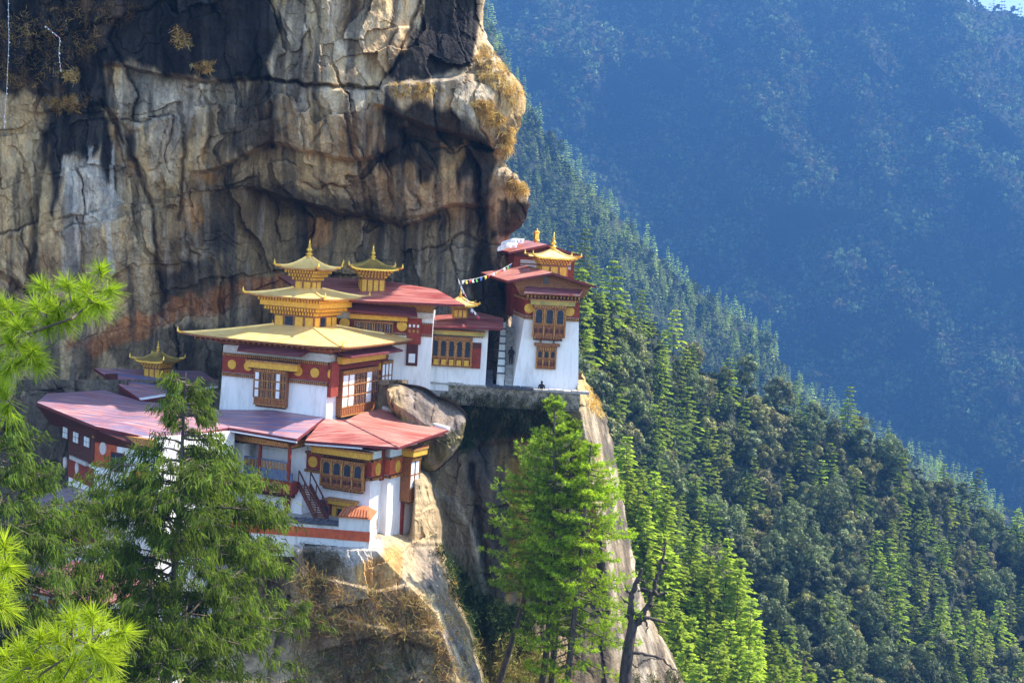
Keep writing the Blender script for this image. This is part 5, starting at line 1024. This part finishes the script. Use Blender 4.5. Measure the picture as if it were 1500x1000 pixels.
# --- pine boughs close to the camera
def bough(label, Y, brs, tufts, seed, tint, R_=.2):
    rng = np.random.default_rng(seed); r = thing('pine_bough', P(*brs[0][0], Y)[()], label, 'pine bough'); mb = MB()
    for b in brs: pts = [P(x, y, Y + .25 * math.sin(x * .05))[()] for x, y in b]; mb.tube(pts, np.linspace(.016, .006, len(pts)), 6)
    B, Dr, L, Tn = [], [], [], []
    for x, y, dx, dy in tufts:
        c = P(x, y, Y + rng.uniform(-.35, .35))[()]; ax = unit(np.array([dx, rng.uniform(-.4, .4), -dy])); mb.tube([c - ax * R_ * .9, c + ax * .02], [.007, .005], 5); n = 150
        e = rng.uniform(-.5, .12, n) * R_ * 1.0; B.append(c + ax * e[:, None]); d = ax * rng.uniform(.15, 1.0, (n, 1)) + unit(rng.normal(size=(n, 3))) * .75; Dr.append(d); L.append(R_ * rng.uniform(.75, 1.15, n)); Tn.append(np.array(tint) * rng.uniform(.7, 1.3, (n, 1)))
    B, Dr, L, Tn = map(np.concatenate, (B, Dr, L, Tn)); V = blades(B, Dr, L, .0075, rng, .3, .18); fast('needles', V, quads(len(V)), LEAFN, tint=rep(Tn), parent=r); mb.build('branch', BARK, r)
UPT = [(147, 396, 0, -1), (160, 425, 1, -.2), (150, 448, 1, .3), (125, 420, -.2, -1), (120, 452, .4, .3), (98, 415, -.3, -1), (62, 418, -.6, -.5), (75, 445, -.3, -.6), (52, 448, -.5, -.4), (40, 470, -.4, -.5), (95, 470, .5, .5), (70, 478, .2, .6), (25, 478, -.6, -.4), (110, 440, .3, -.4), (85, 455, -.2, .3),
       (15, 500, -.3, -.4), (40, 505, .4, -.2), (30, 530, .4, -.3), (58, 530, .9, .4), (48, 515, .5, -.5), (12, 540, -.2, .4), (4, 445, -.5, -.5), (5, 470, -.6, 0), (2, 575, -.3, -.3), (10, 600, -.2, .4), (-5, 520, -1, 0), (0, 560, .3, .5), (135, 440, .2, .2), (20, 455, -.2, -.6)]
bough('yellow-green pine bough reaching in from the left edge across the cliff', 12, [[(-60, 540), (10, 500), (60, 482), (106, 466), (128, 448), (140, 425), (146, 398)], [(-60, 560), (20, 540), (60, 528)], [(-60, 500), (10, 480), (60, 440)], [(-60, 610), (5, 590)]], UPT, 31, (.23, .31, .022), .17)
LOT = [(5, 795, -.2, -1), (12, 830, .6, -.3), (0, 860, .3, -.3), (8, 890, .4, .3), (-5, 830, -.2, 0), (60, 930, 0, -1), (105, 905, -.2, -1), (120, 930, .4, -.5), (150, 915, .3, -1), (165, 940, .9, -.3), (160, 970, .7, .6), (140, 950, .4, .2), (100, 950, -.2, -.3), (75, 965, -.3, -.2), (45, 965, -.5, -.2), (30, 950, -.5, -.5), (20, 985, -.4, .2), (60, 995, 0, .5), (90, 985, .2, .5), (120, 990, .3, .6),
       (0, 960, -.6, -.2), (140, 1000, .5, .7), (40, 1010, 0, .4), (5, 1005, -.4, .3), (110, 965, .1, -.2), (85, 930, -.2, -.8), (180, 925, .9, -.4), (135, 900, 0, -1), (70, 1015, 0, .3), (160, 1005, .6, .5)]
bough('bright lime pine bough with long needles filling the bottom left corner', 11, [[(-60, 1060), (40, 1000), (100, 960), (150, 925)], [(-60, 1100), (60, 1040), (120, 1000), (165, 965)], [(-80, 900), (-10, 870), (10, 810)], [(-40, 1040), (20, 985), (60, 945)]], LOT, 32, (.31, .37, .025), .19)

# --- dead tree
def crook(pts, k):
    p = np.array(pts, float); n = max(8, len(pts) * 4); t = np.linspace(0, 1, n); s = np.linspace(0, 1, len(p)); g = np.random.default_rng(900 + k); q = np.column_stack([np.interp(t, s, p[:, 0]), np.interp(t, s, p[:, 1])]); q[1:-1] += g.normal(size=(n - 2, 2)) * .9; return q
def dead_tree():
    Y = 94.0; r = thing('dead_tree', P(918, 1010, Y)[()], 'bare dark dead tree with two forked limbs beside the pines', 'tree')
    tr = MB(); tr.tube([P(x, y, Y)[()] for x, y in ((914, 1030), (917, 980), (921, 945), (927, 915))], [.5, .42, .38, .33], 10); tr.build('trunk', DEADW, r, True)
    for k, (pts, rs) in enumerate([([(926, 920), (922, 895), (925, 870), (933, 850), (940, 832)], [.28, .2, .19, .17, .1]), ([(927, 918), (938, 905), (950, 885), (958, 862), (965, 840), (971, 818), (974, 800), (975, 788)], [.27, .24, .2, .17, .13, .1, .07, .03]),
                  ([(934, 908), (945, 904), (952, 905), (968, 909), (978, 921 - 8)], [.2, .16, .12, .1, .04]), ([(956, 868), (948, 863), (940, 862), (934, 866)], [.12, .1, .07, .04]), ([(958, 864), (966, 872), (974, 868), (978, 870)], [.12, .12, .08, .04]), ([(935, 848), (944, 852), (949, 856)], [.1, .07, .03]),
                  ([(930, 905), (922, 900), (915, 903)], [.2, .14, .05]), ([(970, 820), (976, 826), (980, 824)], [.09, .07, .03]), ([(972, 806), (966, 803)], [.06, .03]), ([(921, 955), (945, 958), (970, 963), (985, 980), (997, 985)], [.12, .1, .08, .06, .03]), ([(963, 843), (972, 838), (975, 842)], [.08, .06, .03]), ([(968, 826), (962, 822), (960, 815)], [.06, .05, .02]), ([(951, 884), (957, 888), (962, 886)], [.08, .06, .03]), ([(973, 797), (978, 792)], [.05, .02]), ([(961, 852), (954, 846), (950, 838)], [.07, .05, .02]), ([(967, 834), (975, 832), (979, 826)], [.07, .05, .02]), ([(941, 905), (949, 916), (946, 926)], [.1, .07, .03]), ([(924, 884), (914, 880), (910, 872)], [.09, .06, .02]), ([(936, 842), (930, 836)], [.07, .03]), ([(925, 872), (919, 866), (917, 858)], [.1, .07, .03]), ([(938, 906), (930, 900), (924, 888)], [.2, .16, .1])]):
        b = MB(); pts = crook(pts, k); rs = np.interp(np.linspace(0, 1, len(pts)), np.linspace(0, 1, len(rs)), rs) * (1 + .22 * np.sin(np.arange(len(pts)) * 2.3 + k)); b.tube([P(x, y, Y + (.8 if k in (1, 3, 7) else -.3) * i / len(pts))[()] for i, (x, y) in enumerate(pts)], rs, 7); b.build('limb', DEADW, r, True)
dead_tree()
# --- loose growth on the rocks
def from_grid(V, PX, PY, poly, n, rng, keep=None):
    x = rng.uniform(min(p[0] for p in poly), max(p[0] for p in poly), n * 6); y = rng.uniform(min(p[1] for p in poly), max(p[1] for p in poly), n * 6); ok = poly_sd(x, y, poly) > 0; x, y = x[ok][:n], y[ok][:n]
    i = np.clip(((y - PY[0, 0]) / (PY[1, 0] - PY[0, 0])).astype(int), 0, V.shape[0] - 1); row = PX[i]; j = np.clip(((x - row[:, 0]) / (row[:, -1] - row[:, 0]) * (V.shape[1] - 1)).astype(int), 0, V.shape[1] - 1); return V[i, j], x, y
def growth(name, label, specs, seed, mat=None):
    rng = np.random.default_rng(seed); VV, TT = [], []
    for (V, PX, PY), poly, ncl, per, L, wd, rad_, tints, up, sag in specs:
        c, x, y = from_grid(V, PX, PY, poly, ncl, rng); n = len(c); cc = np.repeat(c, per, 0) + rng.normal(size=(n * per, 3)) * rad_; d = np.array([0, -.45, up]) + rng.normal(size=(n * per, 3)) * .55
        t = np.array(tints)[rng.integers(0, len(tints), n)] * rng.uniform(.6, 1.35, (n, 1)); VV.append(blades(cc + np.array([0, -.05, 0]), d, L * rng.uniform(.5, 1.3, n * per), wd, rng, .3, sag)); TT.append(rep(np.repeat(t, per, 0) * rng.uniform(.75, 1.25, (n * per, 1))))
    V = np.concatenate(VV); o = fast(name, V, quads(len(V)), mat or GRASSM, tint=np.concatenate(TT)); tag(o, label, 'dry growth', kind='stuff')
GU, GL = (VUP, PXU, PYU), (VLO, PXL, PYL)
_x = np.linspace(572, 846, 120)[None, :] * np.ones((40, 1)); _y = np.linspace(0, 46, 40)[:, None] + np.interp(_x, [572, 846], [566, 583]); GW = (P(_x, _y, 111.9), _x, np.broadcast_to(_y[:, :1], _y.shape))
GOLDS = [(.55, .36, .12), (.42, .24, .08), (.62, .45, .2)]; BRN = [(.24, .13, .055), (.14, .08, .04), (.34, .22, .08), (.19, .14, .05)]; BRN2 = [(.36, .22, .09), (.18, .11, .05), (.46, .33, .14), (.30, .16, .07), (.26, .24, .09)]; GRN = [(.05, .09, .025), (.08, .12, .03), (.035, .06, .03)]
growth('dry_grass', 'golden dry grass on the cliff nose ledges', [
    (GU, [(708, 62), (728, 78), (748, 110), (768, 140), (760, 160), (735, 135), (705, 115), (695, 95)], 260, 18, .38, .045, .08, GOLDS + [(.3, .22, .12)], .0, .55), (GU, [(566, 122), (620, 120), (642, 132), (635, 145), (600, 142), (575, 136)], 45, 20, .34, .045, .08, GOLDS, .1, .5),
    (GU, [(735, 195), (752, 190), (748, 225), (738, 215)], 60, 30, .5, .06, .14, GOLDS, .1, .5), (GU, [(690, 150), (722, 150), (740, 180), (715, 185)], 70, 26, .45, .06, .14, GOLDS, .2, .4), (GU, [(744, 262), (772, 272), (774, 286), (746, 280)], 60, 30, .4, .06, .12, GOLDS, .3, .4),
    (GU, [(0, 30), (130, 0), (215, 15), (140, 70), (60, 130), (0, 120)], 260, 18, .4, .05, .2, BRN, .4, .2), (GU, [(70, 148), (135, 140), (120, 165), (80, 168)], 50, 24, .4, .05, .15, GOLDS[:2] + BRN, .4, .2), (GU, [(255, 40), (280, 48), (275, 75), (258, 65)], 20, 24, .4, .05, .15, GOLDS, .3, .3), (GU, [(283, 92), (315, 92), (312, 108), (285, 106)], 20, 24, .4, .05, .12, GOLDS, .3, .3), (GU, [(98, 108), (118, 100), (114, 120), (100, 124)], 20, 24, .4, .05, .12, GOLDS, .3, .3)], 41)
growth('dry_brush', 'tangled dry brush and grass on the rock spur', [
    (GL, [(445, 830), (500, 860), (600, 870), (640, 900), (650, 940), (600, 950), (560, 930), (480, 940), (430, 960), (430, 860)], 420, 16, .6, .045, .30, BRN2, .7, .15), (GL, [(430, 960), (560, 935), (640, 960), (660, 1000), (430, 1040)], 260, 16, .55, .045, .28, BRN2 + GRN[1:2], .7, .15), (GL, [(600, 860), (650, 880), (690, 970), (700, 1010), (650, 1000), (630, 930)], 130, 14, .5, .045, .22, GOLDS + BRN2, .5, .2),
    (GL, [(640, 795), (660, 830), (690, 940), (680, 945), (655, 870)], 24, 22, .4, .05, .1, GOLDS, .3, .4), (GL, [(855, 562), (880, 590), (884, 612), (865, 600)], 70, 20, .4, .05, .14, GOLDS, .2, .4), (GL, [(440, 795), (505, 815), (510, 850), (445, 850)], 160, 12, .4, .03, .2, [(.07, .06, .04), (.1, .09, .05)], .5, .2), (GL, [(870, 640), (885, 680), (890, 720), (876, 700)], 30, 14, .3, .05, .12, GOLDS, .2, .4)], 42)
growth('green_scrub', 'green scrub and hanging plants in the shaded recess', [
    (GL, [(640, 800), (700, 870), (780, 900), (780, 960), (700, 940), (660, 870)], 700, 22, .38, .07, .28, GRN, .5, .1), (GL, [(600, 576), (760, 588), (830, 600), (820, 640), (700, 640), (680, 610)], 330, 20, .4, .07, .22, [(.035, .055, .02), (.05, .07, .025), (.1, .08, .03)], -.4, .3), (GL, [(690, 940), (780, 930), (820, 1010), (720, 1040)], 420, 22, .45, .06, .25, [(.42, .38, .12), (.26, .30, .07), (.48, .36, .14)], .8, .1),
    (GL, [(905, 985), (995, 985), (1010, 1040), (890, 1040)], 160, 20, .4, .06, .2, [(.10, .1, .03), (.2, .17, .06), (.07, .09, .03)], .7, .1), (GL, [(617, 562), (645, 562), (642, 584), (622, 582)], 26, 26, .4, .06, .15, [(.16, .18, .04), (.09, .13, .03)], .2, .3), (GL, [(640, 600), (690, 610), (690, 660), (650, 650)], 120, 20, .35, .07, .22, GRN, -.2, .3), (GW, [(690, 566), (760, 566), (840, 575), (846, 612), (575, 612), (600, 590)], 260, 18, .34, .05, .16, [(.04, .05, .025), (.06, .06, .03), (.12, .10, .04), (.03, .04, .02)], -.5, .3)], 43, LEAFB)

# ------------------------------------------------------------------ flags and people
def flagm(n, c): return M(n, c, tuple(x * .8 for x in c), .8)
FLC = [flagm('white_flag_cloth', (.82, .82, .84)), flagm('red_flag_cloth', (.62, .06, .07)), flagm('green_flag_cloth', (.12, .42, .1)), flagm('yellow_flag_cloth', (.8, .66, .06)), flagm('blue_flag_cloth', (.05, .14, .55))]
def flags(label, pts, n, w_, h, cols, name='prayer_flags', sag=.0):
    pts = np.array(pts, float); s = np.linspace(0, 1, len(pts)); f = lambda t: np.array([np.interp(t, s, pts[:, k]) for k in range(3)]) - np.array([0, 0, sag * 4 * t * (1 - t)]); r = thing(name, pts[0], label, 'prayer flags'); mb = MB(); mb.tube([f(t) for t in np.linspace(0, 1, 14)], .012, 4); mb.build('string', PIPE, r); rg = random.Random(len(pts) * 7 + n)
    for i in range(n):
        t = (i + .5) / n; p = f(t); d = f(min(1, t + .02)) - f(max(0, t - .02)); d /= np.linalg.norm(d); d = d * w_ / 2; b = MB(); sw = np.array([rg.uniform(-.1, .1), rg.uniform(-.12, .05), 0]); dn = np.array([rg.uniform(-.08, .08), 0, -h]); V = [p - d, p + d, p + d + dn * .5 + sw, p + d + dn, p - d + dn, p - d + dn * .5 + sw * .6]
        o_ = np.array([0, .015, 0]); b.hexa(V, [v + o_ for v in V]); b.build('flag', FLC[cols[i % len(cols)]], r)
flags('string of coloured prayer flags from the cliff to the upper temple', [P(676, 411, 112)[()], P(700, 405, 114)[()], P(728, 396, 117)[()], P(751, 385, 119)[()]], 14, .28, .30, [0, 3, 1, 0, 2, 4, 3, 1], sag=.15)
flags('pale prayer flags hanging down over the small gallery lantern', [P(671, 408, 112)[()], P(680, 428, 112)[()], P(690, 450, 112)[()], P(702, 464, 112)[()]], 9, .26, .26, [0, 0, 0, 1, 0])
flags('faded white prayer flags hung down the wet cliff near the corner', [P(12, -10, 101)[()], P(13, 60, 101)[()], P(10, 130, 101)[()], P(6, 190, 101)[()]], 22, .05, .08, [0])
flags('ragged white prayer flags draped on the brown cliff scrub', [P(66, 38, 101)[()], P(78, 48, 101)[()], P(88, 56, 101)[()], P(86, 80, 101)[()], P(90, 106, 101)[()]], 16, .08, .11, [0, 0, 1, 0])
for k, (lab, a, b) in enumerate((('rumpled white flags heaped on the upper red roof, lower row', (731, 361), (758, 356)), ('rumpled white flags heaped on the upper red roof, upper row', (736, 354), (768, 350)))):
    flags(lab, [P(*a, 119.5 + k)[()], P((a[0] + b[0]) / 2, (a[1] + b[1]) / 2 - 3, 119.5 + k)[()], P(*b, 120.5 + k)[()]], 11, .3, .42, [0, 0, 0, 0], 'white_flags')
def person(label, c, h, seated, yaw, cloth, hair):
    """one skinned body: pelvis, spine, head, arms and legs"""
    r = thing('person', c, label, 'person'); s = h / 1.7; hipz = (.12 if seated else .88) * s; V = [(0, 0, hipz), (0, 0, hipz + .28 * s), (0, .0, hipz + .5 * s), (0, 0, hipz + .6 * s), (0, 0, hipz + .72 * s)]; E_ = [(0, 1), (1, 2), (2, 3), (3, 4)]; Rr = [.17, .16, .17, .06, .1]
    for sx in (-1, 1):
        n = len(V)
        if seated: V += [(.11 * sx * s, -.05, hipz), (.3 * sx * s, -.42 * s, hipz + .05 * s), (.05 * sx * s, -.5 * s, hipz - .02)]
        else: V += [(.1 * sx * s, 0, hipz - .05), (.11 * sx * s, -.06 * sx * s, .48 * s), (.11 * sx * s, .05 * sx * s, .06)]
        E_ += [(0, n), (n, n + 1), (n + 1, n + 2)]; Rr += [.12, .085, .06]; n = len(V)
        V += [(.2 * sx * s, 0, hipz + .49 * s), (.27 * sx * s, -.04, hipz + .22 * s), (.2 * sx * s, -.22 * s, hipz + .1 * s)]; E_ += [(2, n), (n, n + 1), (n + 1, n + 2)]; Rr += [.075, .055, .04]
    me = bpy.data.meshes.new('body'); me.from_pydata(V, E_, []); me.materials.append(cloth); o = bpy.data.objects.new('body', me); COL.objects.link(o); o.parent = r; o.rotation_euler = (0, 0, yaw)
    sk = o.modifiers.new('skin', 'SKIN'); me.skin_vertices[0].data[0].use_root = True
    for q, a in zip(me.skin_vertices[0].data, Rr): q.radius = (a * s, a * s)
    o.modifiers.new('sub', 'SUBSURF').render_levels = 2
    mb = MB(); hc = np.array(c) + [0, 0, hipz + .74 * s]; mb.lathe(hc + [0, 0, -.02], [(.085 * s, -.02), (.115 * s, .03), (.11 * s, .09 * s), (.06 * s, .14 * s), (.01, .15 * s)], 12); mb.build('hair', hair, r, True)
BLACKC = M('black_cloth', (.02, .02, .024), None, .85); HAIRM = M('black_hair', (.012, .011, .011), None, .5)
person('person in dark clothes sitting with back turned on the terrace edge below the tower', P(793, 573, 112.9)[()] + np.array([0, 0, -.05]), 1.6, True, math.pi, BLACKC, HAIRM)
person('dark-clothed person climbing the stone stair beside the tower', P(748, 534, 114.3)[()], 1.5, False, math.pi, BLACKC, HAIRM)

# ------------------------------------------------------------------ haze
def haze(dens, col, box):
    m = bpy.data.materials.new('blue_air'); m.use_nodes = True; t = m.node_tree; t.nodes.remove(t.nodes['Principled BSDF']); v = N(t, 'ShaderNodeVolumePrincipled'); v.inputs['Density'].default_value = dens; v.inputs['Color'].default_value = (*col, 1); v.inputs['Anisotropy'].default_value = 0.1
    t.links.new(v.outputs[0], t.nodes['Material Output'].inputs['Volume']); (x0, x1), (y0, y1), (z0, z1) = box
    mb = MB(); q = lambda z: [(x0, y0, z), (x1, y0, z), (x1, y1, z), (x0, y1, z)]; mb.hexa(q(z0), q(z1)); o = mb.build('haze', m); tag(o, 'blue valley haze', 'haze', kind='stuff')
haze(.0004, (.056, .152, .330), ((-1100, 2050), (-70, 3400), (-700, 700)))
